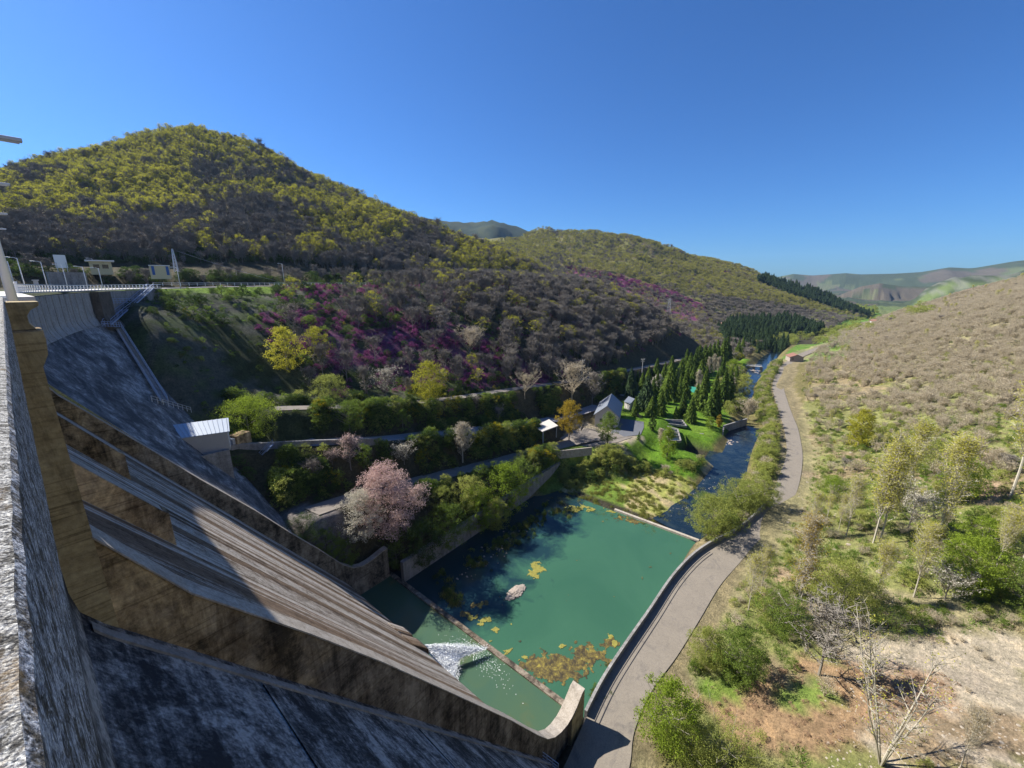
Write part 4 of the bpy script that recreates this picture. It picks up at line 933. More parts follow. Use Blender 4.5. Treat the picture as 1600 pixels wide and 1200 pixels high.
h = RG.uniform(5, 9.5, len(x)); put('bare_tree', x[kk & ~greenish], y[kk & ~greenish], h[kk & ~greenish], RG.uniform(.7, 1.1, (kk & ~greenish).sum())); put('oak_tree', x[kk & greenish], y[kk & greenish], h[kk & greenish] * 1.05, RG.uniform(1, 1.3, (kk & greenish).sum()))
low = ~kk & ~(openb & (RG.rand(len(x)) < .8)); v = RG.rand(len(x)) + pn * 1.2; hea = low & (v < .52 + .12 * (px > 520)) & ~openb; gb = low & ~hea
put('heather', x[hea], y[hea], RG.uniform(.9, 2.0, hea.sum()), np.full(hea.sum(), 1.5)); w = RG.rand(len(x))
a = gb & (w < .62); put('dark_bush', x[a], y[a], RG.uniform(1.3, 3.4, a.sum()), RG.uniform(1, 1.5, a.sum())); a = gb & (w >= .62) & (w < .93); put('green_bush', x[a], y[a], RG.uniform(1.2, 3.2, a.sum()), RG.uniform(1, 1.4, a.sum())); a = gb & (w >= .93); put('broom_bush', x[a], y[a], RG.uniform(.7, 1.5, a.sum()))
# extra heather carpet
x, y = field(45, 210, 95, 195, .22); px, py, _ = proj(x, y, gz(x, y)); a = inpoly(px, py, [(400, 490), (520, 480), (640, 490), (760, 530), (860, 590), (850, 605), (700, 600), (560, 570), (430, 600), (330, 640), (300, 600), (400, 560)]) & (fbm(x / 8, y / 8, 3) > -.1) & ok_road(x, y, 2)
put('heather', x[a], y[a], RG.uniform(.7, 1.5, a.sum()), np.full(a.sum(), 1.6))
# --- banks between the roads
x, y = field(26, 340, 60, 120, .75); z = gz(x, y); px, py, _ = proj(x, y, z); rr = rdist(x, y)
wall_ = (y < 63.5) & (x < 104); yardm = (x > 100) & (x < 172) & (y < 80); house_ = (x > 120) & (x < 175) & (y > 52) & (y < 78)
open_tri = inpoly(px, py, [(430, 822), (470, 785), (545, 782), (532, 870), (470, 850)])
k = (rr > .7) & ((RG.rand(len(x)) < .5) | (x < 125)) & ~wall_ & ~house_ & ~yardm & (y > 62) & ~open_tri & (x < 150 + 300 * (y > 84)) & (y < np.interp(x, [36, 60, 90, 120, 212, 280, 345], [101, 96, 94, 90, 81, 76, 72]) + 3)
k &= ~inpoly(px, py, [(250, 640), (362, 640), (375, 690), (600, 690), (600, 702), (360, 745), (300, 740)])
x, y = x[k], y[k]; px, py = px[k], py[k]; w = RG.rand(len(x)); nearpool = (y < 82) & (x < 92); hs_ = np.clip(rr[k] / 4.5, .3, 1)
a = w < .50; put('dark_bush', x[a], y[a], RG.uniform(1.8, 4.0, a.sum()) * hs_[a], RG.uniform(1, 1.5, a.sum())); a = (w >= .50) & (w < .86); put('green_bush', x[a], y[a], RG.uniform(1.5, 3.4, a.sum()) * np.where(nearpool[a], 1.25, 1) * hs_[a], RG.uniform(1, 1.4, a.sum()))
a = (w >= .86) & (w < .92); put('willow_bush', x[a], y[a], RG.uniform(2, 4.5, a.sum()) * hs_[a]); a = (w >= .92) & (w < .93); put('bare_tree', x[a], y[a], RG.uniform(4, 6.5, a.sum())); a = (w >= .96) & (w < .98); put('broom_bush', x[a], y[a], RG.uniform(1, 1.8, a.sum()))
hk = [('green_bush', .42), ('dark_bush', .28), ('willow_bush', .2), ('broom_bush', .1)]
def hedge_later(): 
    hedge([(40, 91.5, 0), (50, 90.5, 0), (60, 88.8, 0), (75, 87, 0), (90, 86, 0), (112, 85, 0), (140, 83, 0), (190, 81, 0)], 4.2, .85, hk, 1.6, 3.4)
    hedge([(30, 83.5, 0), (40, 81, 0), (50, 79.8, 0), (62, 78.6, 0), (76, 76, 0), (90, 74.5, 0), (104, 73, 0)], 4.5, .8, hk, 1.6, 3.6)
    hedge([(46, 67.5, 0), (60, 67, 0), (75, 66, 0), (90, 65, 0), (100, 64.2, 0)], 5, .45, hk, 1.8, 3.6)
    hedge([(31, 69, 0), (38, 69, 0), (46, 68.5, 0)], 4, .9, [('dark_bush', .6), ('green_bush', .4)], 2.0, 4.0)
    hedge([(97, 60, 0), (103, 58, 0), (110, 54, 0), (116, 49, 0)], 4, .6, [('willow_bush', 1.0)], 2.2, 3.4)
# --- dark vegetation along the foot of the far dam face and before the retaining wall
x, y = field(18, 48, 80, 108, .12); px, py, _ = proj(x, y, gz(x, y)); a = inpoly(px, py, [(365, 735), (530, 705), (600, 700), (560, 760), (520, 785), (440, 790), (400, 800), (365, 770)]); put('dark_bush', x[a], y[a], RG.uniform(1.8, 3.6, a.sum()), np.full(a.sum(), 1.3))
# --- willow hedge between river and service road, left river bank hedges
def hedge(line, w, dens, kinds, h0, h1):
    P = resample(line, 1.0); n = int(len(P) * w * dens); i = RG.randint(0, len(P) - 1, n); P = np.array(P); t = P[i + 1] - P[i]; nn = np.stack([-t[:, 1], t[:, 0]], 1) / (np.linalg.norm(t[:, :2], axis=1)[:, None] + 1e-9)
    q_ = P[i, :2] + nn * RG.uniform(-w / 2, w / 2, n)[:, None]; ks = RG.choice(len(kinds), n, p=[p for _, p in kinds])
    for j, (kd, _) in enumerate(kinds):
        a = ks == j; put(kd, q_[a, 0], q_[a, 1], RG.uniform(h0, h1, a.sum()), RG.uniform(1, 1.35, a.sum()))
hedge([(97, 15.5, 0), (108, 14, 0), (120, 13, 0), (140, 12.2, 0), (165, 14.5, 0), (190, 17.5, 0), (215, 22, 0), (250, 28, 0), (300, 31, 0), (335, 32, 0)], 5.0, .30, [('willow_bush', .68), ('green_bush', .12), ('leafless_shrub', .20)], 2.2, 4.2)
hedge([(96, 57.5, 0), (104, 55, 0), (110, 51, 0), (115, 46, 0), (119, 41, 0)], 5, .35, [('willow_bush', .75), ('dark_bush', .25)], 2.0, 3.4)
hedge([(118, 37, 0), (123, 34, 0), (130, 30.5, 0), (136, 29, 0)], 3, .35, [('willow_bush', .7), ('leafless_shrub', .3)], 1.6, 3)
hedge([(46, 59.5, 0), (60, 58.5, 0), (75, 58, 0), (88, 57, 0)], 3.5, .16, [('green_bush', .5), ('willow_bush', .5)], .8, 1.8)
hedge([(195, 31, 0), (215, 35, 0), (240, 45, 0), (275, 48, 0), (300, 50, 0)], 6, .2, [('willow_bush', .5), ('dark_bush', .3), ('leafless_shrub', .2)], 3, 6)
hedge_later()
x, y = field(20, 100, 95, 165, .18); px, py, _ = proj(x, y, gz(x, y)); a = (px < 440) & ok_road(x, y, 1); w = RG.rand(len(x)); b_ = a & (w < .5); put('dark_bush', x[b_], y[b_], RG.uniform(.4, 1.3, b_.sum()), np.full(b_.sum(), 1.5)); b_ = a & (w > .9); put('green_bush', x[b_], y[b_], RG.uniform(.5, 1.4, b_.sum())); b_ = a & (w > .5) & (w < .75); put('grass_tuft', x[b_], y[b_], RG.uniform(.4, .9, b_.sum()))
# --- the right bank
x, y = field(36, 700, -190, 22, .11); z = gz(x, y); px, py, dep = proj(x, y, z); e = segdist(x, y, ROAD['service_road'][0])[0]
rock_ = inpoly(px, py, [(1180, 1030), (1310, 1005), (1400, 985), (1700, 970), (1700, 1400), (1130, 1400), (1060, 1110), (1120, 1060)])
k = (y < np.interp(x, [36, 57, 96, 140, 177, 266, 359, 700], [4, 6.5, 1, -3.5, -1, 13, 14, 0])) & (e > 5.6) & ~(rock_ & (RG.rand(len(x)) < .9)) & (x > 40); x, y, px, py = x[k], y[k], px[k], py[k]; w = RG.rand(len(x)); pn = fbm(x / 20, y / 20, 4)
upper = smooth((560 + (px - 1230) * .28 + 60 + pn * 260 - py) / 90); bare = w < .86 * upper + .22 * (1 - upper)
opn = ~bare & (RG.rand(len(x)) < .36) | (pn < -.17) & (upper < .5)
a = bare & ~opn; put('leafless_shrub', x[a], y[a], RG.uniform(2.4, 4.6, a.sum()) * np.where(x[a] < 130, .75, 1), RG.uniform(1, 1.3, a.sum()))
r2 = RG.rand(len(x)); g0 = ~bare & ~opn
for kd, lo_, hi_, h0, h1 in (('willow_bush', 0, .34, 1.2, 3.0), ('green_bush', .34, .62, 1.0, 2.6), ('dark_bush', .62, .70, 1, 2), ('poplar_tree', .70, .80, 4, 8), ('bare_tree', .80, .82, 3, 5), ('broom_bush', .83, .87, .6, 1.3), ('willow_bush', .87, 1, .8, 1.8)):
    a = g0 & (r2 >= lo_) & (r2 < hi_); put(kd, x[a], y[a], RG.uniform(h0, h1, a.sum()), RG.uniform(.9, 1.3, a.sum()))
x, y = field(110, 700, -190, 5, .26); px, py, _ = proj(x, y, gz(x, y)); a = (y < -8) & (fbm(x / 16 + 3, y / 16, 4) > -.16) & (py < 560 + (px - 1230) * .28 + 40 + fbm(x / 20, y / 20, 4) * 260); wq = RG.rand(len(x)); b_ = a & (wq < .72); put('leafless_shrub', x[b_], y[b_], RG.uniform(1.5, 3.2, b_.sum()), RG.uniform(.7, 1.1, b_.sum())); b_ = a & (wq >= .80) & (fbm(x / 25, y / 25, 3) > -.1); put('willow_bush', x[b_], y[b_], RG.uniform(.8, 2.4, b_.sum()))
x, y = field(50, 210, -60, 8, .12); px, py, _ = proj(x, y, gz(x, y)); a = ok_road(x, y, 2) & (py > 620) & (py < 985) & (fbm(x / 12, y / 12, 4) > -.08); w = RG.rand(len(x))
for kd, lo_, hi_, h0, h1 in (('willow_bush', 0, .4, .5, 1.8), ('green_bush', .4, .75, .5, 1.5), ('leafless_shrub', .75, 1, 1, 2.4)): b_ = a & (w >= lo_) & (w < hi_); put(kd, x[b_], y[b_], RG.uniform(h0, h1, b_.sum()), RG.uniform(1, 1.5, b_.sum()))
# band of bushes crossing the foreground of the right slope
x, y = field(-90, 150, 180, 240, .16); a = ((y > np.interp(x, [-90, 40, 90, 150], [181, 184, 196, 214])) & (y < np.interp(x, [-90, 40, 90, 150], [189, 192, 204, 222]))) | ((y > 226) & (y < 240)); a &= ok_road(x, y, 2)
w = RG.rand(len(x)); b_ = a & (w < .7); put('dark_bush', x[b_], y[b_], RG.uniform(1.6, 3.6, b_.sum()), np.full(b_.sum(), 1.4)); b_ = a & (w >= .7); put('bare_tree', x[b_], y[b_], RG.uniform(3, 6, b_.sum()))
x, y = field(48, 150, -75, 10, .10); px, py, _ = proj(x, y, gz(x, y)); a = inpoly(px, py, [(1090, 930), (1250, 900), (1330, 905), (1700, 860), (1700, 985), (1400, 985), (1240, 1015), (1150, 1060), (1080, 1050)]) & (RG.rand(len(x)) < .8)
w = RG.rand(len(x)); put('willow_bush', x[a & (w < .45)], y[a & (w < .45)], RG.uniform(1.2, 3, (a & (w < .45)).sum()), RG.uniform(1, 1.4, (a & (w < .45)).sum())); b_ = a & (w >= .45) & (w < .8); put('green_bush', x[b_], y[b_], RG.uniform(1, 2.6, b_.sum())); b_ = a & (w >= .8); put('leafless_shrub', x[b_], y[b_], RG.uniform(1.5, 3.2, b_.sum()))
# --- valley floor woods and the mountains beyond
x, y = field(330, 620, 40, 420, .03); a = (x > np.interp(y, NS, ND) + 8) & ~((y < 52)); x, y = x[a], y[a]; w = RG.rand(len(x)); px, py, _ = proj(x, y, gz(x, y)); dk = inpoly(px, py, [(1120, 520), (1160, 490), (1230, 500), (1290, 520), (1270, 545), (1180, 540), (1130, 535)])
b_ = (w < .7) & ~dk; put('bare_tree', x[b_], y[b_], RG.uniform(4, 8, b_.sum()), np.full(b_.sum(), 1.2)); b_ = (w >= .7) & ~dk; put('oak_tree', x[b_], y[b_], RG.uniform(4, 8, b_.sum()), np.full(b_.sum(), 1.2)); put('pine_tree', x[dk], y[dk], RG.uniform(9, 15, dk.sum()))
x, y = field(600, 1250, -60, 620, .045); px, py, _ = proj(x, y, gz(x, y)); rdg = np.interp(y, [-60, -10, 60, 135, 236, 374, 495, 620], [1160, 1110, 1060, 1040, 1000, 900, 830, 800]) + 25; a = (x < rdg) & (y > np.interp(x, [600, 830, 1250], [22, 5, -60])); x, y, px, py = x[a], y[a], px[a], py[a]
dk = inpoly(px, py, [(1200, 432), (1290, 462), (1380, 490), (1372, 502), (1310, 486), (1230, 462), (1180, 440)]) | inpoly(px, py, [(1225, 500), (1290, 520), (1272, 548), (1205, 540), (1130, 530), (1150, 505)]); pur = inpoly(px, py, [(885, 415), (960, 428), (1050, 455), (1100, 478), (1112, 502), (1070, 500), (1000, 478), (930, 450), (880, 430)])
w = RG.rand(len(x)) + fbm(x / 70, y / 70, 4) * .9; gy = (py < np.interp(px, [800, 900, 1000, 1200, 1400], [430, 440, 455, 475, 510]))
s1 = ~dk & (~pur | (RG.rand(len(x)) < .15)); b_ = s1 & gy & (w < .82); put('oak_tree', x[b_], y[b_], RG.uniform(4.5, 7.5, b_.sum()), np.full(b_.sum(), 1.35)); b_ = s1 & ~(gy & (w < .82)); put('bare_tree', x[b_], y[b_], RG.uniform(4, 7, b_.sum()), np.full(b_.sum(), 1.3)); put('pine_tree', x[dk], y[dk], RG.uniform(10, 16, dk.sum()), np.full(dk.sum(), 1.2))
b_ = pur; put('heather', x[b_], y[b_], RG.uniform(2, 3.5, b_.sum()), np.full(b_.sum(), 2.4))
# conifer plantation at the bend, seen over the park
x, y = field(320, 470, 36, 130, .03); px, py, _ = proj(x, y, gz(x, y)); a = inpoly(px, py, [(1128, 548), (1140, 520), (1200, 520), (1275, 535), (1270, 552), (1180, 552)]); put('pine_tree', x[a], y[a], RG.uniform(6, 14, a.sum()))
x, y = field(480, 1500, -60, 60, .004); put('willow_bush', x, y, RG.uniform(4, 8, len(x)), np.full(len(x), 1.4))
# --- reeds, grass, straw
x, y = field(84, 121, 24, 57, .8); a = fbm(x / 4, y / 4, 3) > -.12; put('reed_tuft', x[a], y[a], RG.uniform(.4, 1.1, a.sum()))
x, y = field(110, 330, 30, 76, .16); a = (y > np.interp(x, [108, 125, 150, 180, 240, 345], [36, 28, 29, 30, 42, 50]) + 1) & (y < np.interp(x, [108, 118, 135, 150, 345], [54, 50, 50, 70, 74])) & ok_road(x, y); put('grass_tuft', x[a], y[a], RG.uniform(.1, .25, a.sum()), np.full(a.sum(), 2.5))
x, y = field(40, 190, -90, 8, .55); px, py, _ = proj(x, y, gz(x, y)); a = ok_road(x, y, 1.5) & (gz(x, y) < 45); x, y, px, py = x[a], y[a], px[a], py[a]; w = RG.rand(len(x)) + fbm(x / 9, y / 9, 3)
rus_ = inpoly(px, py, [(1085, 1085), (1170, 1060), (1230, 1030), (1310, 1035), (1420, 1045), (1500, 1060), (1480, 1110), (1380, 1120), (1300, 1180), (1140, 1170)]); rk = inpoly(px, py, [(1310, 1010), (1400, 992), (1700, 985), (1700, 1300), (1380, 1300), (1330, 1130), (1420, 1060), (1310, 1045)])
b_ = rus_ & (w < .8); put('bracken_tuft', x[b_], y[b_], RG.uniform(.25, .6, b_.sum()), np.full(b_.sum(), 1.5)); b_ = ~rus_ & ~rk & (w < .5); put('straw_tuft', x[b_], y[b_], RG.uniform(.4, .9, b_.sum())); b_ = ~rus_ & ~rk & (w >= .5); put('grass_tuft', x[b_], y[b_], RG.uniform(.4, 1.0, b_.sum()))
b_ = rk & (w > .85); put('leafless_shrub', x[b_], y[b_], RG.uniform(.4, .9, b_.sum()), np.full(b_.sum(), 1.5))

INFO = {   # kind: name, category, label of the individuals, group, label of the mass, most individuals
 'oak_tree': ('oak_tree', 'tree', 'yellow green oak in early leaf on the wooded left hillside', 'budding oaks on the left hillsides', 'yellow green wood of budding oaks higher and farther on the hillsides', 300),
 'bare_tree': ('bare_tree', 'tree', 'grey leafless tree with a fine twiggy crown on the hillside', 'leafless grey trees on the hillsides', 'grey leafless woods higher and farther on the hillsides', 300),
 'leafless_shrub': ('leafless_shrub', 'shrub', 'tan leafless shrub with many thin stems on the right slope', 'leafless shrubs of the right slope', 'brown leafless scrub covering the upper right slope', 300),
 'dark_bush': ('dark_bush', 'bush', 'dark evergreen bush on the steep banks between the tracks', 'dark bushes on the left banks', 'dark green scrub among the trees of the left slope', 300),
 'green_bush': ('green_bush', 'bush', 'fresh green rounded bush on the slopes beside the roads', 'green bushes on both slopes', 'smaller and farther green bushes of both slopes', 300),
 'willow_bush': ('willow_bush', 'bush', 'olive green willow bush of the river hedges and right slope', 'willow bushes', 'farther olive willow scrub in the valley', 300),
 'broom_bush': ('broom_bush', 'bush', 'small broom bush covered with yellow flowers on a slope', 'yellow broom bushes', 'scattered small yellow broom bushes', 300),
 'heather': (None, 'heather', None, None, 'purple flowering heather carpeting the slope between the trees', 0),
 'pine_tree': ('pine_tree', 'tree', 'dark green pine in the plantation where the valley bends', 'pines of the far plantation', 'dark pine woods on the far spur', 300),
 'poplar_tree': ('poplar_sapling', 'tree', 'small thin poplar with sparse yellow green leaves on the right slope', 'small poplars of the right slope', 'small far poplars', 300),
 'reed_tuft': (None, 'reeds', None, None, 'yellow green reeds growing in the marsh beyond the pool', 0),
 'grass_tuft': (None, 'grass', None, None, 'tufts of green grass on the lawn and right slope', 0),
 'straw_tuft': (None, 'grass', None, None, 'dry straw coloured grass on the right slope', 0),
 'bracken_tuft': (None, 'bracken', None, None, 'rust red dead bracken in the lower right corner', 0),
}
WHERE = {'oak_tree': 'yellow green oak in early leaf', 'bare_tree': 'grey leafless tree', 'leafless_shrub': 'tan leafless many stemmed shrub', 'dark_bush': 'dark evergreen bush', 'green_bush': 'fresh green rounded bush', 'willow_bush': 'olive green willow bush', 'broom_bush': 'yellow flowering broom bush', 'pine_tree': 'dark green pine', 'poplar_tree': 'thin small poplar'}
def area(x, y, kind, lab, grp):
    if x > 450: w = 'far down the valley'
    elif kind == 'broom_bush' and y > 120 and y <= 182: w = 'just below the crest road'
    elif y > 182: w = 'on the mountain above the crest road'
    elif y > 120: w = 'on the upper slope just below the crest road'
    elif y > 90 and x < 345: w = 'on the lower slope above the hillside track'
    elif y > 82 and x < 345: w = 'between the upper road and the hillside track'
    elif y > 56 and x < 60: w = 'on the bank beside the dam and the lower road'
    elif y > 56 and x < 110: w = 'on the bank between pool wall and upper road'
    elif y > 34: w = 'by the lawn on the left bank of the river'
    elif y > 8 and x > 90: w = 'in the hedge between river and service road'
    elif x < 95: w = 'at the lower end of the right slope, near the dam'
    elif y > -30: w = 'on the right slope just above the service road'
    else: w = 'high on the right slope'
    pl = {'oak_tree': 'budding oaks', 'bare_tree': 'leafless trees', 'leafless_shrub': 'leafless shrubs', 'dark_bush': 'dark bushes', 'green_bush': 'green bushes', 'willow_bush': 'willow bushes', 'broom_bush': 'broom bushes', 'pine_tree': 'pines', 'poplar_tree': 'small poplars'}[kind]
    return WHERE[kind] + ' ' + w, pl + ' ' + w
HEROES = []                                  # x, y, clear radius
def emit_scatter():
    tot = {}
    for kind, L in SPEC.items():
        A = np.concatenate(L); x, y, z, h, wd = A.T; keep = visible(x, y, z, h)
        for hx, hy, hr in HEROES: keep &= np.hypot(x - hx, y - hy) > hr
        # nothing grows inside the dam or on the far face
        f = x - .7 * (48 - z); keep &= ~((y < 66) & (x < 41) & (y > -70)); th = np.clip((y - 66) / RAD, 0, .75); keep &= ~((y >= 66) & (y < 160) & (x < RAD * (1 - np.cos(th)) + .7 * np.maximum(0, 49.6 - z) + 2.2))
        A = A[keep]; x, y, z, h, wd = A.T; dist = np.sqrt(x * x + y * y + (z - EYE) ** 2); o = np.argsort(-(h / dist)); A = A[o]
        nm, cat, lab, grp, lab2, N = INFO[kind]
        if nm:
            for a in A[:N]:
                lb, gp = area(a[0], a[1], kind, lab, grp)
                inst(kind, nm, a[0], a[1], a[2] - .05, a[3], (a[0] * 37 + a[1] * 91) % 6.28, lb, cat, gp, a[4])
        B = A[N:]
        if len(B):
            pts = B[:, :3].copy(); pts[:, 2] -= .05
            nn = {'oak_tree': 'oak_wood', 'bare_tree': 'bare_wood', 'leafless_shrub': 'leafless_scrub', 'dark_bush': 'dark_scrub', 'green_bush': 'green_scrub', 'willow_bush': 'willow_scrub', 'broom_bush': 'broom_scrub', 'heather': 'heather', 'pine_tree': 'pine_wood', 'poplar_tree': 'poplar_scrub', 'reed_tuft': 'reeds', 'grass_tuft': 'grass', 'straw_tuft': 'dry_grass', 'bracken_tuft': 'bracken'}[kind]
            scatter(nn, kind, pts, B[:, 3], (B[:, 0] * 37 + B[:, 1] * 91) % 6.28, lab2, cat, None, B[:, 4])
        tot[kind] = len(A)
    print('PLANTS', tot)
# ---------------------------------------------------------------- single trees and bushes one can point at
def hgt(p, top):                              # real height that reaches the line y = top above the point p
    lo_, hi_ = .2, 60
    for _ in range(30):
        m_ = (lo_ + hi_) / 2
        if proj(p[0], p[1], p[2] + m_)[1] > top: lo_ = m_
        else: hi_ = m_
    return m_
def thing_tree(name, cat, label, px, base, top, wpx, build, mats, clear=None, group=None, seed=None, p=None):
    p = p or ground(px, base); h = hgt(p, top); dep = float(proj(*p)[2]); wr = wpx * dep / _f / h      # width over height
    r = np.random.RandomState(int(px * 7 + base) if seed is None else seed); tg = TG(); build(tg, r, wr)
    t = empty(name, label, cat, (p[0], p[1], p[2] - .1), r.uniform(0, 6.28), group); t.scale = (h, h, h)
    M_ = np.concatenate(tg.M)
    for k_, nm in ((0, 'trunk'), (1, 'crown')):
        if (M_ == k_).any(): link(bpy.data.objects.new(nm, tg.mesh(nm, mats, [k_])), t)
    HEROES.append((p[0], p[1], wr * h * .5 if clear is None else clear)); return t
def H_round(nc=150, nl=26, ls=.016, lo=.42, base=.0, cs=.085):
    def f(tg, r, w, nl=int(nl * 1.8), ls=ls * .72):
        pr = egg(w * .5, lo); trunk(tg, r, .6, .022, 0, .02); branches(tg, r, .12, .8, pr, 14, .01, 0, 4, .5, .003, .12, 1)
        crown(tg, r, pr, base, 1.0, nc, nl, ls, 1, cs * max(1, w), .5); crown(tg, r, lambda t: pr(t) * .6, base + .1, .95, nc // 2, nl, ls, 1, cs * max(1, w), .1)
    return f
def H_twiggy(nc=60, ls=.010, dens=16):
    def f(tg, r, w):
        pr = egg(w * .5, .42); trunk(tg, r, .85, .018, 0, .02); tips = branches(tg, r, .15, .98, pr, 44, .008, 0, 10, .6, .0035, .13)
        k = r.randint(0, len(tips), nc * dens); tg.leaves(r, tips[k] + r.normal(0, .015, (len(k), 3)), ls, r.uniform(0, 1, len(k)), 1)
    return f
def H_poplar(leafn=2600, lsz=.0065, up=2.0):
    def f(tg, r, w):
        w = w * .5
        pr = lambda t: w * .5 * (math.sin(math.pi * min(1, .12 + t * .85)) ** .7); trunk(tg, r, .98, .0085, 0, .008)
        tips = branches(tg, r, .2, .97, pr, 60, .0032, 0, 9, up, .0011, .07); k = r.randint(0, len(tips), leafn); tg.leaves(r, tips[k] + r.normal(0, .012, (leafn, 3)), lsz, r.uniform(0, 1, leafn), 1)
    return f
T = thing_tree
T('round_bush', 'bush', 'biggest round lime green bush, right of the metal roofed valve house', 390, 682, 622, 98, H_round(220, 30, .017, .5), ['bark', 'lime'])
T('round_tree', 'tree', 'round pale green tree above the road retaining wall, alone by the track', 547, 678, 626, 50, H_round(150, 28), ['bark', 'green'])
T('round_bush', 'bush', 'small round pale green bush right of the round tree above the upper road', 630, 676, 640, 30, H_round(90, 22, .024), ['bark', 'green'])
T('yellow_green_tree', 'tree', 'broad yellow green tree standing just above the hillside track', 672, 624, 565, 62, H_round(170, 24, .018), ['bark', 'bud'])
T('blossoming_shrub', 'shrub', 'whitish grey shrub in early bloom left of the broad yellow green tree', 604, 624, 575, 52, H_twiggy(90, .016), ['bark', 'white'])
T('olive_tree', 'tree', 'olive yellow rounded tree above the left end of the hillside track', 517, 628, 585, 62, H_round(130, 24, .02), ['bark', 'willow'])
T('yellow_green_tree', 'tree', 'round yellow green tree among the heather, upper left of the slope', 449, 578, 510, 58, H_round(130, 18, .018), ['bark', 'bud'])
T('yellow_green_tree', 'tree', 'smaller yellow green tree right of the one among the heather', 497, 560, 510, 40, H_round(90, 18, .02), ['bark', 'bud'])
T('bare_tree', 'tree', 'grey leafless tree with wide crown below the crest road, left group', 460, 520, 475, 46, H_twiggy(), ['bark', 'grey_twig'])
T('bare_tree', 'tree', 'tan leafless bush like tree beside the middle of the hillside track', 820, 626, 585, 54, H_twiggy(), ['brown_twig', 'brown_twig'])
T('bare_tree', 'tree', 'tall tan leafless tree by the utility pole at the end of the track', 893, 632, 566, 56, H_twiggy(), ['brown_twig', 'grey_twig'])
T('bare_tree', 'tree', 'grey leafless tree right of the tall tan one by the utility pole', 925, 632, 580, 34, H_twiggy(), ['bark', 'grey_twig'])
T('bare_tree', 'tree', 'large pinkish grey leafless tree on the heather slope, left of the utility pole', 735, 560, 512, 50, H_twiggy(), ['brown_twig', 'grey_twig'])
T('conical_tree', 'tree', 'pale conical leafless tree between the upper and the lower road', 723, 724, 658, 34, H_twiggy(120, .01), ['pale_bark', 'brown_twig'])
T('blossoming_tree', 'tree', 'pale pink conical blossoming tree right of the road retaining wall', 549, 738, 680, 42, H_twiggy(130, .014), ['bark', 'pink'])
T('blossoming_tree', 'tree', 'small pale pink blossoming bush left of the conical pink tree', 520, 730, 704, 26, H_twiggy(70, .02), ['bark', 'pink'])
T('blossoming_shrub', 'shrub', 'white blossoming shrub above the lower road', 632, 728, 694, 46, H_twiggy(110, .022), ['bark', 'white'])
T('green_tree', 'tree', 'fresh green small tree right of the conical pink tree', 570, 738, 694, 32, H_round(80, 22, .024), ['bark', 'green'])
T('pink_blossom_tree', 'tree', 'large pink blossoming tree, the tallest of the bank by the basin', 608, 846, 726, 100, H_round(260, 30, .0105, .4, .1, .07), ['dark_bark', 'pink'])
T('white_blossom_tree', 'tree', 'cream white blossoming tree left of the large pink one', 565, 846, 768, 74, H_round(180, 28, .014, .45, .05), ['dark_bark', 'white'])
T('blossoming_shrub', 'shrub', 'small pink blossoming shrub right of the large pink tree', 656, 800, 758, 40, H_twiggy(110, .018), ['bark', 'pink'])
T('green_tree', 'tree', 'light green leafy tree at the end of the retaining wall by the basin', 620, 888, 828, 60, H_round(170, 28, .015), ['bark', 'green'])
for i, (a, b, c, w, k) in enumerate([(700, 860, 790, 70, 'green'), (745, 830, 762, 70, 'lime'), (790, 800, 726, 72, 'lime'), (662, 880, 815, 60, 'dark_leaf'), (730, 795, 745, 60, 'willow'), (815, 765, 716, 60, 'green'), (540, 885, 845, 46, 'green'), (475, 850, 806, 62, 'dark_leaf'), (512, 872, 826, 50, 'green'), (775, 830, 780, 40, 'willow'), (690, 800, 762, 44, 'willow')]):
    T('leafy_bush', 'bush', ['broad green bush on the pool bank, left of the middle', 'bright green bush above the middle of the pool wall', 'largest bright green bush above the pool wall', 'dark green bush overhanging the near end of the pool wall', 'olive bush below the lower road above the pool wall', 'green bush at the right end of the pool bank', 'green bush beside the upturned end of the far chute wall', 'dark bush below the near end of the lower road', 'green bush left of the cream blossoming tree', 'small olive bush overhanging the pool wall middle', 'olive bush at the edge of the lower road by the pink tree'][i], a, b, c, w, H_round(150, 26, .017, .5), ['dark_bark', k])
T('golden_tree', 'tree', 'golden yellow rounded tree on the gravel yard left of the grey house', 889, 688, 626, 42, H_round(130, 22, .016, .4, .22, .07), ['bark', 'yellow'])
T('green_tree', 'tree', 'fresh green tree in front of the grey roofed house', 949, 696, 645, 34, H_round(110, 24, .018, .4, .15), ['bark', 'green'])
T('green_tree', 'tree', 'pale green pointed tree on the lawn beside the river weir hedge', 1042, 718, 669, 26, H_round(100, 22, .02, .35, .05), ['bark', 'lime'])
T('green_tree', 'tree', 'small dark round tree on the lawn right of the paved yard', 1019, 672, 652, 14, H_round(60, 20, .035), ['bark', 'dark_leaf'])
T('bare_tree', 'tree', 'slim brownish tree behind the pale green pointed tree', 1031, 696, 668, 12, H_twiggy(40, .02), ['brown_twig', 'brown_twig'])
T('young_spruce', 'tree', 'smallest young spruce on the lawn edge by the paved yard', 998, 688, 673, 10, lambda tg, r, w: b_spruce(w * .5, 700)(tg, r, 0), ['dark_bark', 'spruce'])
T('golden_tree', 'tree', 'slim golden sapling on the lawn above the outlet walls', 1123, 667, 648, 9, H_round(50, 16, .04), ['bark', 'yellow'])
T('green_tree', 'tree', 'small round green tree beside the slim golden sapling', 1109, 670, 651, 16, H_round(60, 18, .03), ['bark', 'lime'])
T('white_blossom_tree', 'tree', 'white egg shaped blossoming tree among the spruces', 1026, 614, 585, 19, H_round(100, 20, .022), ['bark', 'white'])
T('golden_tree', 'tree', 'small golden bush with a brown stem below the blue green pine', 1014, 634, 616, 9, H_round(40, 14, .04), ['bark', 'yellow'])
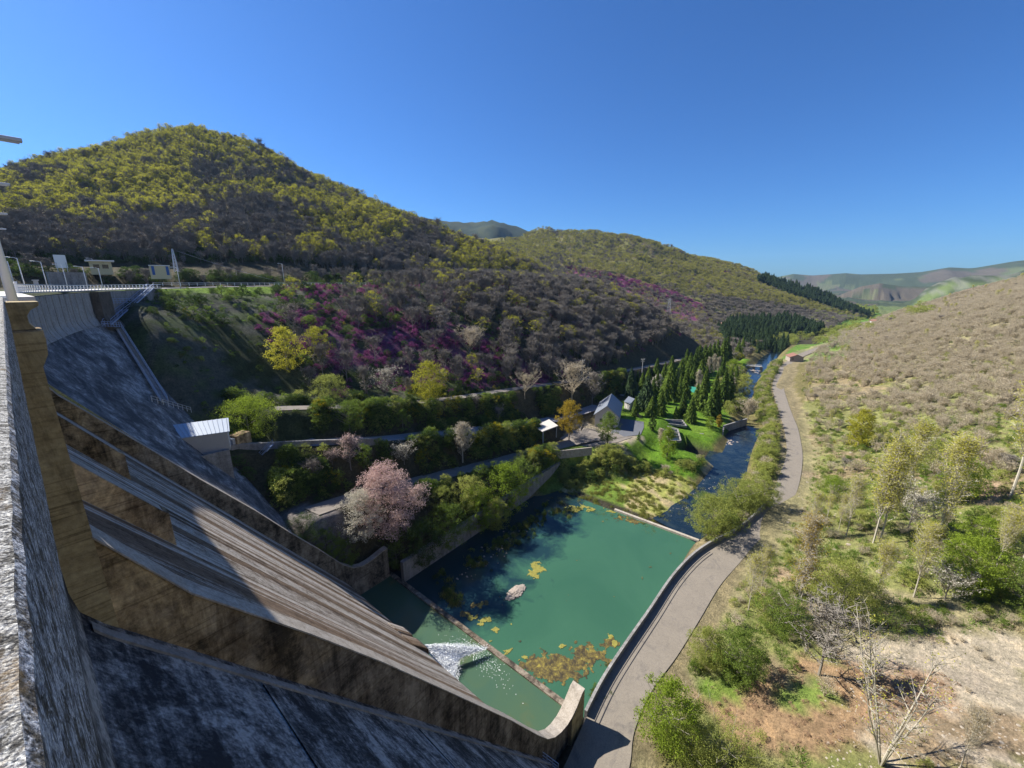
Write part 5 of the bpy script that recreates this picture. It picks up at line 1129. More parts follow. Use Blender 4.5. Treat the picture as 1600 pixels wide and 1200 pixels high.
T('yellow_green_tree', 'tree', 'round yellow green tree by the river bend below the bridge', 1143, 592, 561, 30, H_round(100, 20, .022), ['bark', 'lime'])
T('riverside_tree', 'tree', 'dark rounded tree with a golden top hanging over the river', 1161, 618, 583, 28, H_round(110, 20, .022), ['dark_bark', 'willow'])
T('riverside_tree', 'tree', 'tan rounded leafless bush over the river by the rapids', 1168, 657, 624, 30, H_twiggy(100, .02), ['brown_twig', 'brown_twig'])
T('bare_tree', 'tree', 'small reddish leafless tree on the lawn by the dark riverside tree', 1142, 610, 588, 11, H_twiggy(40, .025), ['brown_twig', 'brown_twig'])
for i, (a, b, c, w) in enumerate([(1113, 592, 552, 10), (1105, 596, 556, 9), (1120, 590, 556, 9), (1088, 618, 576, 9), (1093, 612, 584, 9), (1139, 566, 536, 8), (1058, 604, 574, 9)]):
    T('cream_poplar', 'tree', ['tallest', 'left', 'right', 'nearest tall', 'short leaning', 'farthest slim', 'pale green'][i] + ' cream poplar among the spruces' + ['', ' of the tallest one', ' of the tallest one', ' on the lawn', ' on the lawn', ' by the bridge', ' by the green tent'][i], a, b, c, w * 1.3, H_poplar(1200, .014), ['pale_bark', 'cream' if i < 6 else 'lime'])
# spruces of the park: one object pair each, copied from three shapes
sp = []
for kd, w_ in (('spruce', .17), ('spruce', .23), ('spruce', .27), ('pine', .34)):
    tg = TG(); b_spruce(w_, 2600, .45)(tg, np.random.RandomState(int(w_ * 100)), 0)
    sp.append((tg.mesh('trunk', ['dark_bark', kd], [0]), tg.mesh('crown', ['dark_bark', kd], [1])))
SPR = [(986, 622, 575, 3), (1008, 642, 589, 3), (1017, 651, 619, 2), (1032, 649, 609, 2), (992, 650, 620, 1), (1035, 602, 566, 1), (1025, 597, 560, 1), (1046, 600, 557, 1), (1052, 617, 580, 0), (1045, 624, 568, 1), (1066, 651, 609, 1), (1078, 660, 621, 2), (1056, 655, 635, 1), (1097, 643, 586, 0), (1110, 652, 596, 0), (1119, 652, 599, 0), (1128, 637, 577, 0), (1135, 632, 580, 0), (1070, 588, 546, 1), (1076, 594, 552, 1), (1083, 586, 543, 1), (1090, 584, 540, 1), (1098, 582, 540, 1), (1104, 580, 538, 1), (1112, 576, 536, 1), (1119, 573, 532, 1), (1127, 570, 530, 1), (1134, 567, 527, 1), (1159, 560, 527, 1), (1151, 562, 533, 1), (1147, 585, 560, 1), (1012, 606, 572, 1), (1061, 600, 560, 1), (1019, 625, 590, 1), (1003, 612, 582, 1), (1038, 630, 590, 1), (1060, 628, 588, 0), (1070, 622, 578, 0), (1081, 606, 570, 1), (1101, 612, 572, 0), (1150, 600, 572, 1), (1126, 600, 560, 0), (1094, 600, 562, 1), (996, 600, 580, 1), (1025, 560 + 55, 580, 0), (1117, 618, 580, 0), (1087, 640, 600, 1), (1221, 567, 560, 1)]
for i, (a, b, c, k) in enumerate(SPR):
    p = ground(a, b); h = min(hgt(p, c), 26); near = b > 606
    row = 'front' if b > 645 else ('second' if b > 628 else ('middle' if b > 606 else 'back'))
    lab = ('blue green pine' if k == 3 else 'dark spruce') + {'front': ' standing free on the lawn in the front row', 'second': ' in the second row of the park', 'middle': ' in the middle of the park', 'back': ' in the dense back row of the park'}[row]
    if row == 'front': lab = ('blue green pine' if k == 3 else 'dark spruce') + ' on the lawn, ' + {0: 'slim', 1: 'medium wide', 2: 'broad', 3: 'bluish'}[k] + ' one ' + {1017: 'nearest the shed', 1032: 'left of the stone path', 992: 'behind the fence', 1066: 'left of the tan one', 1078: 'right of the water tanks', 1056: 'shortest by the tanks', 1110: 'left of a twin', 1119: 'right of a twin'}.get(a, 'by the lawn')
    if k == 3: lab += (', taller' if a == 1008 else ', behind the shed')
    if a == 1221: lab = 'small lone spruce on the far meadow by the brown roofed hut'
    t = empty('spruce_tree', lab, 'tree', (p[0], p[1], p[2] - .1), i * 1.7, 'conifers of the park'); hw_ = h * (.95 + .4 * ((i * 7) % 5) / 4); t.scale = (hw_, hw_ * (.9 + .2 * ((i * 3) % 4) / 3), h * 1.06); t.rotation_euler = (R((i * 13) % 5 - 2), R((i * 17) % 5 - 2), i * 1.7)
    for nm, me in zip(('trunk', 'crown'), sp[k]): link(bpy.data.objects.new(nm, me), t)
    HEROES.append((p[0], p[1], 2.0))
# right slope
R_ = [(1242, 966, 795, 46, 'slim golden poplar nearest the road, left of the olive bush', 'yellow'), (1266, 842, 765, 36, 'short slim poplar beside the road bend', 'poplar'), (1322, 838, 738, 44, 'slim poplar between the road and the leaning pair', 'poplar'), (1364, 850, 672, 66, 'left and straighter of two tall poplars growing together', 'poplar'), (1374, 850, 690, 60, 'right and leaning of two tall poplars growing together', 'poplar'), (1412, 794, 652, 54, 'tall poplar leaning left above the white blossom bush', 'poplar'), (1462, 852, 672, 76, 'widest poplar of the middle slope, right of the white blossom', 'poplar'), (1366, 940, 845, 60, 'low sparse poplar in front of the white blossom bush', 'poplar'), (1427, 934, 815, 70, 'sparse grey poplar left of the bright round bush', 'poplar'), (1579, 776, 556, 96, 'tallest poplar at the right edge, with white forked trunk', 'poplar'), (1555, 892, 795, 60, 'thin poplar right of the bright round bush', 'poplar'), (1169, 955, 862, 46, 'thin poplar by the road edge, left of the golden one', 'poplar'), (1500, 1200, 1110, 70, 'thin nearly leafless sapling at the bottom right', 'straw'), (1188, 930, 850, 40, 'small thin poplar by the road edge under the parapet bend', 'poplar'), (1590, 900, 690, 90, 'bushy yellow green poplar cut by the right edge', 'poplar'), (1310, 830, 770, 36, 'low slim poplar left of the middle ones', 'poplar')]
for i, (a, b, c, w, lab, mt) in enumerate(R_):
    T('poplar_tree', 'tree', lab, a, b, c, w, H_poplar(8200 if w > 50 else 4600, .0045), ['pale_bark', mt], clear=.8)
for i_, (a_, b_, c_, w_, k_) in enumerate([(1340, 700, 640, 40, 'bud'), (1500, 780, 715, 60, 'lime'), (1455, 735, 690, 44, 'willow'), (1530, 870, 810, 70, 'lime'), (1590, 950, 880, 90, 'green'), (1385, 985, 945, 80, 'green'), (1300, 780, 745, 50, 'lime')]): T('leafy_bush', 'bush', ['small yellow green bush high in the middle of the right slope', 'lime bush left of the tallest forked poplar', 'olive bush above the widest poplar of the middle slope', 'lime bush behind the bright round bush', 'green bush cut by the right edge above the pale rock', 'low green bush at the upper edge of the pale rock', 'small lime bush above the two tall poplars'][i_], a_, b_, c_, w_, H_round(130, 24, .018, .5, .0, .08), ['bark', k_], clear=1)
T('bare_tree', 'tree', 'grey leafless tree alone above the red bracken', 1279, 1056, 945, 110, H_twiggy(60, .006, 4), ['bark', 'grey_twig'], clear=2)
def multi(tg, r, w):
    for k in range(7):
        a = r.uniform(0, 6.28); l = w * .5 * r.uniform(.3, .9); hh = r.uniform(.7, 1); P = [(0, 0, -.02), (math.cos(a) * l * .3, math.sin(a) * l * .3, .3 * hh), (math.cos(a) * l * .7, math.sin(a) * l * .7, .65 * hh), (math.cos(a) * l, math.sin(a) * l, hh)]
        tg.tube(P, [.008, .0062, .004, .0012], 0, 6)
        for j in range(16):
            u = r.uniform(.3, 1) * 3; i = min(2, int(u)); q0 = np.array(P[i]) + (np.array(P[i + 1]) - np.array(P[i])) * (u - i); d = uvec(r, 1)[0]; d[2] = abs(d[2]) + .5; e = q0 + d * .13 * r.uniform(.5, 1.3); tg.tube([q0, (q0 + e) / 2 + r.normal(0, .006, 3), e], [.003, .002, .0007], 0, 3)
            n = 7; b = q0 + (e - q0) * r.uniform(.2, 1, n)[:, None]; d2 = uvec(r, n); d2[:, 2] = abs(d2[:, 2]); e2 = b + d2 * .06; tg.sliver(b, e2, .0012, r, r.uniform(0, 1, n), 0); tg.leaves(r, e2, .006, r.uniform(0, 1, n), 1)
T('many_stemmed_tree', 'tree', 'pale many stemmed nearly leafless tree at the bottom right', 1376, 1195, 1010, 190, multi, ['pale_bark', 'poplar'], clear=2)
for i, (a, b, c, w, mt, lab) in enumerate([(1040, 1160, 1070, 96, 'lime', 'vivid lime green bush beside the road at the bottom'), (1152, 1060, 988, 84, 'green', 'dense green bush above the red bracken by the road'), (1505, 925, 838, 84, 'lime', 'bright round bush casting a dark shadow at mid slope'), (1312, 955, 880, 100, 'willow', 'pale olive airy bush right of the golden poplar'), (1075, 1195, 1140, 90, 'willow', 'grey green low bush at the bottom by the road'), (1130, 1215, 1150, 130, 'willow', 'wide pale olive bush cut by the bottom edge'), (1100, 1040, 985, 60, 'willow', 'thin olive bush leaning over the road edge'), (1215, 985, 925, 80, 'green', 'green bush at the foot of the golden poplar'), (1110, 840, 775, 74, 'willow', 'largest willow bush by the head of the pool parapet'), (1150, 800, 752, 70, 'willow', 'second largest willow bush by the parapet bend'), (1190, 790, 745, 50, 'willow', 'willow bush at the road edge by the low wall'), (1100, 795, 770, 40, 'green', 'small green bush at the river weir end')]):
    T('leafy_bush', 'bush', lab, a, b, c, w, H_round(190, 30, .015, .5, .0, .08), ['bark', mt], clear=w * .02)
T('white_blossom_bush', 'bush', 'flat topped bush with white blossom in the middle of the right slope', 1418, 830, 772, 90, H_twiggy(150, .016), ['bark', 'white'], clear=2)
T('white_blossom_bush', 'bush', 'drooping white blossom bush left of the bright round bush', 1475, 940, 888, 70, H_twiggy(130, .018), ['bark', 'white'], clear=1.5)

# ---------------------------------------------------------------- buildings
def V3(p): return np.array(p, float)
def gable(name, label, A, B, back, hw, hr, matw, matr, over=.5, seams=0, cat='house'):
    A = V3(A); B = V3(B); u = (B - A); L = np.hypot(u[0], u[1]); u /= L; v = np.array([-u[1], u[0], 0.0]); D = back
    if D < 0: v = -v; D = -D
    t = empty(name, label, cat, tuple(A)); z0 = 0
    pt = lambda a, b, c: tuple(u * a + v * b + np.array([0, 0, c]))
    g = Geo(); w = .25
    vs = [pt(0, 0, -1), pt(L, 0, -1), pt(L, 0, hw), pt(L / 2, 0, hr), pt(0, 0, hw)] + [pt(0, D, -1), pt(L, D, -1), pt(L, D, hw), pt(L / 2, D, hr), pt(0, D, hw)]
    g.add(vs, [(0, 1, 2, 3, 4), (9, 8, 7, 6, 5), (0, 5, 6, 1), (1, 6, 7, 2), (0, 4, 9, 5)]); wl = g.obj('wall', matw, t)
    s_ = (hr - hw) / (L / 2)
    for sg in (0, 1):
        a0 = -over if sg == 0 else L + over; g = Geo(); zl = hw - s_ * over; k = .14
        g.add([pt(a0, -over, zl + .03), pt(L / 2, -over, hr + .03), pt(L / 2, D + over, hr + .03), pt(a0, D + over, zl + .03), pt(a0, -over, zl + .03 + k), pt(L / 2, -over, hr + .03 + k), pt(L / 2, D + over, hr + .03 + k), pt(a0, D + over, zl + .03 + k)], [(0, 1, 2, 3), (7, 6, 5, 4), (0, 4, 5, 1), (3, 2, 6, 7), (0, 3, 7, 4), (1, 5, 6, 2)])
        rf = g.obj('roof_slope', matr, t)
        for q_ in range(seams):
            b_ = -over + (D + 2 * over) * (q_ + .5) / seams; g = Geo(); g.bar(pt(a0, b_, zl + .2), pt(L / 2, b_, hr + .2), .07, .07); g.obj('seam', matr, rf)
    return t, pt, L, D
M['slate'] = plain('blue_grey_metal_roof', (.19, .21, .25), .45, .08, 1, .4)
M['blue_door'] = plain('blue_paint', (.03, .10, .28), .5, .1)
M['cream'] = plain('cream_wall_paint', (.55, .48, .28), .8, .1)
M['glass'] = mat('window_glass', (.02, .03, .04), .08, .6)
M['brown_roof'] = plain('red_brown_roof', (.22, .11, .08), .8, .2)
M['green_tent'] = plain('green_canvas', (.02, .22, .16), .7, .1)
M['stone'] = plain('rough_stone', (.32, .27, .23), .9, .3, 1.5, .2)
M['wood'] = plain('weathered_wood', (.22, .17, .12), .85, .2)
t, pt, L, D = gable('grey_house', 'pale house with a steep blue grey metal roof beside the dark paved yard', at(929, 664, 7.2), at(965, 668, 7.2), 17, 4.4, 8.0, M['render'], M['slate'], .5, 8)
for a, z in ((1.8, 1.5), (L - 3, 1.5)):
    g = Geo(); g.add([pt(a, -.04, z), pt(a + 1.2, -.04, z), pt(a + 1.2, -.04, z + 1.3), pt(a, -.04, z + 1.3), pt(a, .02, z), pt(a + 1.2, .02, z), pt(a + 1.2, .02, z + 1.3), pt(a, .02, z + 1.3)], [(0, 1, 2, 3), (0, 4, 5, 1), (1, 5, 6, 2), (2, 6, 7, 3), (3, 7, 4, 0)]); w_ = g.obj('window', M['glass'], t)
    g = Geo(); g.bar(pt(a - .06, -.06, z - .05), pt(a + 1.26, -.06, z - .05), .1); g.obj('sill', M['white'], w_)
g = Geo(); g.add([pt(L / 2 - .5, -.05, 0), pt(L / 2 + .5, -.05, 0), pt(L / 2 + .5, -.05, 2.1), pt(L / 2 - .5, -.05, 2.1)], [(0, 1, 2, 3)]); g.obj('door', M['wood'], t)
for i in range(4):
    b0 = 2 + i * 3.8; g = Geo(); g.add([pt(L + .04, b0, 1.3), pt(L + .04, b0 + 1.3, 1.3), pt(L + .04, b0 + 1.3, 2.7), pt(L + .04, b0, 2.7)], [(0, 1, 2, 3)]); g.obj('window', M['glass'], t)
# flat canopy, shed, hut, tent, far houses
def flat(name, label, cat, corners, z0, z1, posts, mat_roof, mat_post='galv', wallm=None, thick=.25):
    c = V3(corners[0]); t = empty(name, label, cat, (c[0], c[1], z0)); rel = [(p[0] - c[0], p[1] - c[1]) for p in corners]
    g = Geo(); g.slab(rel, z1 - z0 - thick, z1 - z0); g.obj('roof', M[mat_roof], t)
    cx = sum(p[0] for p in rel) / 4; cy = sum(p[1] for p in rel) / 4; ins = [(p[0] + (cx - p[0]) * .12, p[1] + (cy - p[1]) * .12) for p in rel]
    if wallm:
        g = Geo(); g.slab(ins, -1.5, z1 - z0 - thick - .002); g.obj('wall', M[wallm], t)
    else:
        for p in ins: g = Geo(); g.box((p[0], p[1], (z1 - z0 - thick) / 2 - .5), (.22, .22, z1 - z0 - thick + .95)); g.obj('post', M[mat_post], t)
    return t, ins
flat('canopy', 'flat pale concrete canopy on posts left of the golden tree', 'shelter', [at(834, 666, 13.4), at(848, 674, 13.4), at(872, 665, 13.4), at(858, 655, 13.4)], 10.2, 13.4, 4, 'render')
sh, _ = flat('shed', 'small pale shed with grey flat roof behind the house', 'shed', [at(975, 627, 9.5), at(985, 631, 9.5), at(992, 623, 9.5), at(982, 619, 9.5)], 6, 9.5, 4, 'slate', wallm='render')
p = ground(1081, 618); t = empty('green_tent', 'dark green pitched tent roof between the spruces', 'tent', p)
g = Geo(); g.add([(-3, -3, 2.5), (3, -3, 2.5), (3, 3, 2.5), (-3, 3, 2.5), (0, -3, 4.6), (0, 3, 4.6)], [(0, 4, 5, 3), (1, 2, 5, 4), (0, 1, 4), (2, 3, 5), (0, 3, 2, 1)]); g.obj('roof', M['green_tent'], t)
for a in (-2.8, 2.8):
    for b in (-2.8, 2.8): g = Geo(); g.box((a, b, 1.2), (.15, .15, 2.5)); g.obj('post', M['wood'], t)
HEROES.append((p[0], p[1], 5))
t, pt, L, D = gable('stone_hut', 'low stone hut with a red brown roof on the far meadow', at(1234, 563, 5.5), at(1255, 564, 5.5), 9, 2.4, 4.2, M['stone'], M['brown_roof'], .5)
HEROES.append((at(1244, 560, 5.5)[0], at(1244, 560, 5.5)[1], 12))
g = Geo(); g.add([pt(1, -.05, .2), pt(2.4, -.05, .2), pt(2.4, -.05, 2.1), pt(1, -.05, 2.1)], [(0, 1, 2, 3)]); g.obj('door', M['wood'], t)
q0 = ground(1125, 512); t, pt, L, D = gable('hillside_house', 'small red roofed house half hidden on the slope beyond the spruces', q0, (q0[0] + 5, q0[1] - 7, q0[2]), 8, 3.4, 5.4, M['render'], M['brown_roof'], .4)
g = Geo(); g.add([pt(2, -.05, 1), pt(3.2, -.05, 1), pt(3.2, -.05, 2.2), pt(2, -.05, 2.2)], [(0, 1, 2, 3)]); g.obj('window', M['glass'], t); HEROES.append((q0[0], q0[1], 12))
q0 = ground(1366, 506); t, pt, L, D = gable('farmhouse', 'tiny white farmhouse at the end of the valley by the meadow', q0, (q0[0] + 4, q0[1] - 4, q0[2]), 5, 2.6, 4, M['white'], M['brown_roof'], .4)
g = Geo(); g.add([pt(2, -.05, 1), pt(3.2, -.05, 1), pt(3.2, -.05, 2), pt(2, -.05, 2)], [(0, 1, 2, 3)]); g.obj('window', M['glass'], t)
# yard: paving, fence, water tanks, stone walls
M['yard'] = plain('shade_toned_yard_asphalt', (.12, .125, .14), .85, .15, .8, .2)  # asphalt darkened so its colour carries the shade of the house
def ground_patch(name, pts, z, m):
    g = Geo(); g.slab([at(a, b, z)[:2] for a, b in pts], z - .6, z); o = g.obj(name, M[m]); o['kind'] = 'structure'; return o
ground_patch('paved_yard', [(966, 653), (1006, 659), (1006, 668), (1001, 679), (966, 683), (952, 681)], 6.75, 'yard')
ground_patch('gravel_yard', [(872, 686), (905, 668), (930, 670), (955, 683), (988, 683), (965, 691), (925, 697), (890, 698)], 6.72, 'gravel')
def tank(label, pts, z):
    P = [at(a, b, z) for a, b in pts]; c = P[0]; t = empty('water_tank', label, 'water tank', c)
    g = Geo(); g.slab([(p[0] - c[0], p[1] - c[1]) for p in P], -.9, -.55); g.obj('water', M['river'], t)
    for i in range(4):
        a = P[i]; b = P[(i + 1) % 4]; g = Geo(); g.bar((a[0] - c[0], a[1] - c[1], -.4), (b[0] - c[0], b[1] - c[1], -.4), .35, .8); g.obj('wall', M['grey_conc'], t)
    a, b, cc, d = [V3(p) for p in P]
    for k in (.33, .66):
        u = a + (d - a) * k - V3(c); v_ = b + (cc - b) * k - V3(c); g = Geo(); g.bar((u[0], u[1], -.35), (v_[0], v_[1], -.35), .2, .9); g.obj('divider', M['grey_conc'], t)
tank('upper long concrete water tank on the lawn, nearer the spruces', [(1040, 655), (1066, 656), (1073, 665), (1040, 661)], 5.4)
tank('lower concrete water tank on the lawn, nearer the house', [(1029, 662), (1059, 670), (1064, 688), (1048, 688)], 5.2)
def fence(name, label, pts, h, m, n, cat='fence', rails=2):
    c = pts[0]; t = empty(name, label, cat, c)
    P = [V3(p) - V3(c) for p in pts]; seg = [np.linalg.norm(P[i + 1] - P[i]) for i in range(len(P) - 1)]; tot = sum(seg)
    for k in range(n + 1):
        s_ = tot * k / n; i = 0
        while i < len(seg) - 1 and s_ > seg[i]: s_ -= seg[i]; i += 1
        q_ = P[i] + (P[i + 1] - P[i]) * (s_ / seg[i]); g = Geo(); g.box((q_[0], q_[1], q_[2] + h / 2), (.09, .09, h)); g.obj('post', M[m], t)
    for r_ in range(rails):
        z = h * (1 - r_ * .45)
        for i in range(len(P) - 1): g = Geo(); g.bar(P[i] + np.array([0, 0, z]), P[i + 1] + np.array([0, 0, z]), .07, .07); g.obj('rail', M[m], t)
    return t
fence('dark_fence', 'dark slatted fence in front of the grey house', [at(908, 674, 7), at(912, 668, 7), at(934, 674, 7)], 1.6, 'dark_metal', 16, rails=4)
fence('dark_fence', 'dark fence behind the paved yard by the shed', [at(966, 645, 7), at(990, 648, 7), at(1002, 655, 6.8)], 1.4, 'dark_metal', 12, rails=4)
def walls(name, label, pts, zt, zb, m, w=.5):
    P = [at(a, b, zt) for a, b in pts]; return wallthing(name, label, 'wall', P, w, lambda p: zt, zb, m)
walls('outlet_wall', 'dark concrete wing wall of the outlet channel, nearer one', [(1014, 694), (1033, 684), (1051, 676)], 3.4, -1.5, 'grey_conc')
walls('outlet_wall', 'dark concrete back wall of the outlet channel beside the lawn', [(1051, 676), (1075, 676), (1100, 678)], 3.4, -1.5, 'grey_conc')
walls('outlet_wall', 'short dark wall of the upper outlet above the rapids', [(1131, 674), (1132, 665), (1168, 654)], 3.2, -1.5, 'grey_conc')
walls('stone_wall', 'low stone wall along the lower road by the yard', [(770, 730), (830, 712), (880, 704), (925, 699)], 8.7, 6.0, 'top', .35)
# boulders, gravel island, rapids
def rock(r, c, s, g, fl=.6):
    n = 7; vs = []; 
    for k, (z, q_) in enumerate(((-.4, 1), (.1, 1.05), (.5, .7))):
        for j in range(n): a = 6.283 * j / n + k * .4; e = q_ * r.uniform(.75, 1.2); vs.append((c[0] + math.cos(a) * s * e, c[1] + math.sin(a) * s * e, c[2] + z * s * fl * r.uniform(.8, 1.2)))
    vs.append((c[0], c[1], c[2] + .7 * s * fl)); fs = []
    for k in range(2):
        for j in range(n): fs.append((k * n + j, k * n + (j + 1) % n, (k + 1) * n + (j + 1) % n, (k + 1) * n + j))
    fs += [(2 * n + j, 2 * n + (j + 1) % n, 3 * n) for j in range(n)]; g.add(vs, fs)
rr_ = random.Random(5)
g = Geo(); c0 = at(806, 925, .1)
for i in range(260):
    a = rr_.uniform(0, 6.28); d_ = rr_.random() ** .6; x_ = c0[0] + math.cos(a) * d_ * 2.6; y_ = c0[1] + math.sin(a) * d_ * 1.2; rock(rr_, (x_, y_, .05 + .35 * (1 - d_)), rr_.uniform(.08, .3), g)
o = g.obj('gravel_island', M['stone']); tag(o, 'small island of pale stones in the green pool', 'gravel island', kind='stuff')
g = Geo()
for (a, b, n, sx, sy, s0, s1) in [(1110, 765, 90, 9, 4, .08, .3), (1135, 690, 60, 5, 2.5, .2, .7), (1195, 665, 60, 4, 3, .3, .9), (1085, 800, 60, 4, 6, .08, .28), (1180, 640, 40, 6, 2, .2, .6), (1180, 580, 30, 8, 3, .4, 1.2), (790, 845, 40, 10, 2.2, .1, .35), (750, 880, 30, 8, 2.5, .1, .35)]:
    c0 = at(a, b, .1)
    for i in range(n): rock(rr_, (c0[0] + rr_.gauss(0, sx * .5), c0[1] + rr_.gauss(0, sy * .5), .08), rr_.uniform(s0, s1) * .7, g)
o = g.obj('river_stones', M['stone']); tag(o, 'pale stones scattered in the shallow river and along the pool edge', 'stones', kind='stuff')
g = Geo()
for i in range(1500):
    px_, py_ = rr_.uniform(1290, 1640), rr_.uniform(985, 1230); p = ground(px_, py_)
    if p[0] < 140: rock(rr_, (p[0], p[1], p[2] - .02), abs(rr_.gauss(0, .07)) + .03, g, .4)
for i in range(500):
    px_, py_ = rr_.uniform(1215, 1560), rr_.uniform(640, 900); p = ground(px_, py_); rock(rr_, p, abs(rr_.gauss(0, .16)) + .06, g, .45)
o = g.obj('scree', plain('pale_scree_stone', (.34, .29, .23), .9, .3, 1.2, .2)); tag(o, 'pale scree stones on the bare ground of the right slope', 'stones', kind='stuff')
# algae rafts
M['algae'] = plain('yellow_algae', (.22, .20, .04), .7, .6, 2.2, .3); M['brown_algae'] = plain('brown_olive_algae', (.12, .095, .02), .7, .75, 1.6, .4)
_q = NB(M['brown_algae']); _q.base(_q.ramp(_q.noise(_q.coord(), .8, 7, .75, .4), [(.42, (.035, .026, .01)), (.54, (.12, .09, .02)), (.66, (.30, .25, .04))]))
def algae(label, spots, m, nm, thr, z0):
    c_ = .17; gx = np.arange(40.6, 92.4, c_); gy = np.arange(14, 61, c_); X, Y = np.meshgrid(gx, gy, indexing='ij'); F = np.zeros(X.shape); U, V_, _d = proj(X, Y, np.zeros(X.shape))
    for (a, b, n, sx, sy) in spots: F = np.maximum(F, np.exp(-(((U - a) / (sx * 1.5)) ** 2 + ((V_ - b) / (sy * 1.5)) ** 2)) * min(1.15, .75 + n / 300))
    N = 1.2 * fbm(X / 2.2, Y / 2.2, 4) + 1.2 * fbm(X / .6 + 7, Y / .6, 3); mk = (F + N * .9) > thr; cell = mk[:-1, :-1]
    J = np.random.RandomState(4); jx = X + J.uniform(-.07, .07, X.shape); jy = Y + J.uniform(-.07, .07, X.shape); Z = z0 + np.clip(N + .3, 0, 1) * .05 + J.uniform(0, .02, X.shape)
    idx = np.arange(X.size).reshape(X.shape); ii, jj = np.nonzero(cell); g = Geo(); us = {}
    def vid(i, j):
        k = idx[i, j]
        if k not in us: us[k] = len(g.v); g.v.append((float(jx[i, j]), float(jy[i, j]), float(Z[i, j])))
        return us[k]
    for i, j in zip(ii, jj): g.f.append((vid(i, j), vid(i + 1, j), vid(i + 1, j + 1), vid(i, j + 1))); g.m.append(0)
    tag(g.obj(nm, M[m]), label, 'algae', kind='stuff')
algae('yellow algae rafts floating near the basin sill', [(735, 965, 40, 7, 5), (760, 970, 34, 9, 4), (752, 977, 20, 6, 3), (775, 985, 24, 8, 5), (800, 975, 18, 5, 6), (793, 985, 22, 7, 4), (765, 1003, 16, 5, 2), (840, 888, 20, 14, 9), (832, 900, 14, 12, 6), (795, 1020, 50, 14, 6), (820, 1030, 40, 12, 5), (945, 995, 30, 12, 5), (880, 1010, 40, 20, 4), (910, 795, 60, 26, 5), (960, 800, 40, 20, 4), (1075, 862, 12, 6, 4), (960, 1010, 20, 5, 8)], 'algae', 'yellow_algae', .74, .03)
algae('brown olive algae bed along the near shore of the pool', [(880, 1040, 420, 30, 15), (840, 1040, 200, 22, 14), (915, 1022, 240, 26, 12), (950, 1008, 100, 12, 7), (880, 1055, 120, 24, 10), (725, 962, 20, 10, 6), (990, 812, 40, 22, 5), (860, 1050, 200, 26, 12), (745, 945, 20, 14, 6)], 'brown_algae', 'brown_algae', .56, .01)
# pool edge plants
x = []; y = []
for (a, b, n, sx, sy) in [(810, 830, 50, 12, 8), (780, 850, 60, 14, 7), (700, 925, 26, 5, 8), (712, 940, 14, 4, 6), (830, 815, 40, 10, 5), (740, 880, 36, 14, 6), (690, 900, 24, 10, 6), (955, 1060, 18, 6, 14), (935, 1085, 14, 5, 8), (870, 800, 40, 16, 5)]:
    for i in range(n):
        p = at(a + rr_.gauss(0, sx), b + rr_.gauss(0, sy), .1); x.append(p[0]); y.append(p[1])
x = np.array(x); y = np.array(y); w = RG.rand(len(x)); kz = (x > 41)
for kd, m_ in (('green_bush', w < .35), ('dark_bush', (w >= .35) & (w < .7)), ('reed_tuft', w >= .7)):
    m2 = m_ & kz; A_ = np.stack([x[m2], y[m2], np.full(m2.sum(), -.1), RG.uniform(.4, 1.3, m2.sum()), np.ones(m2.sum())], 1); SPEC.setdefault(kd, []).append(A_)
# ---------------------------------------------------------------- valve house beside the dam
zr = 35.3
A_, B_, C_, D_ = at(274, 687, zr - .9), at(359, 675, zr - .9), at(357, 654, zr + .5), at(256, 667, zr + .5)
t = empty('valve_house', 'long valve house with a pale blue metal roof standing against the dam', 'building', (B_[0], B_[1], 31.6)); O = V3((B_[0], B_[1], 31.6))
q4 = [V3(p) - O for p in (A_, B_, C_, D_)]; g = Geo(); g.add([tuple(p) for p in q4] + [tuple(p + np.array([0, 0, .15])) for p in q4], [(3, 2, 1, 0), (4, 5, 6, 7), (0, 1, 5, 4), (1, 2, 6, 5), (2, 3, 7, 6), (3, 0, 4, 7)]); rf = g.obj('roof', plain('pale_blue_metal_sheet', (.42, .48, .56), .4, .06, 1, .4), t)
for k in range(13):
    f_ = (k + .5) / 13; a = q4[0] * (1 - f_) + q4[1] * f_ + np.array([0, 0, .2]); b = q4[3] * (1 - f_) + q4[2] * f_ + np.array([0, 0, .2]); g = Geo(); g.bar(a, b, .06, .06); g.obj('seam', M['galv'], rf)
ins = [q4[0] * .96 + q4[2] * .04, q4[1] * .96 + q4[3] * .04, q4[2] * .96 + q4[0] * .04, q4[3] * .96 + q4[1] * .04]
g = Geo(); vs = [(p[0], p[1], -.6) for p in ins] + [(p[0], p[1], p[2] - .03) for p in ins]; g.add(vs, [(0, 1, 5, 4), (1, 2, 6, 5), (2, 3, 7, 6), (3, 0, 4, 7)]); g.obj('wall', M['render'], t)
HEROES.append((B_[0], B_[1], 3)); HEROES.append((A_[0], A_[1], 3))
P = [at(296, 716, 31.4), at(340, 705, 31.4), at(358, 701, 31.4)]; wallthing('base_wall', 'grey concrete wall under the valve house against the dam', 'wall', P, -.45, lambda p: p[2], 20.5, 'grey_conc')
P = [at(360, 699, 27.9), at(372, 697, 27.8), at(420, 694, 27.0), at(460, 692, 26.2), at(500, 690, 25.4), at(540, 689, 24.7), at(590, 687, 23.4)]
wallthing('road_retaining_wall', 'grey retaining wall carrying the upper road and the valve house', 'wall', P, -.45, lambda p: p[2] + .5, lambda p: p[2] - 5.5, 'grey_conc')
g = Geo(); a = V3(at(375, 684, 29)); g.box((0, 0, 1.2), (3.2, 2.2, 2.4), .4); o = local(g, (0, 0, 0)).obj('concrete_block', M['wall'], loc=(a[0], a[1], 27.6), bevel=.05); tag(o, 'dark weathered concrete block next to the valve house', 'block')
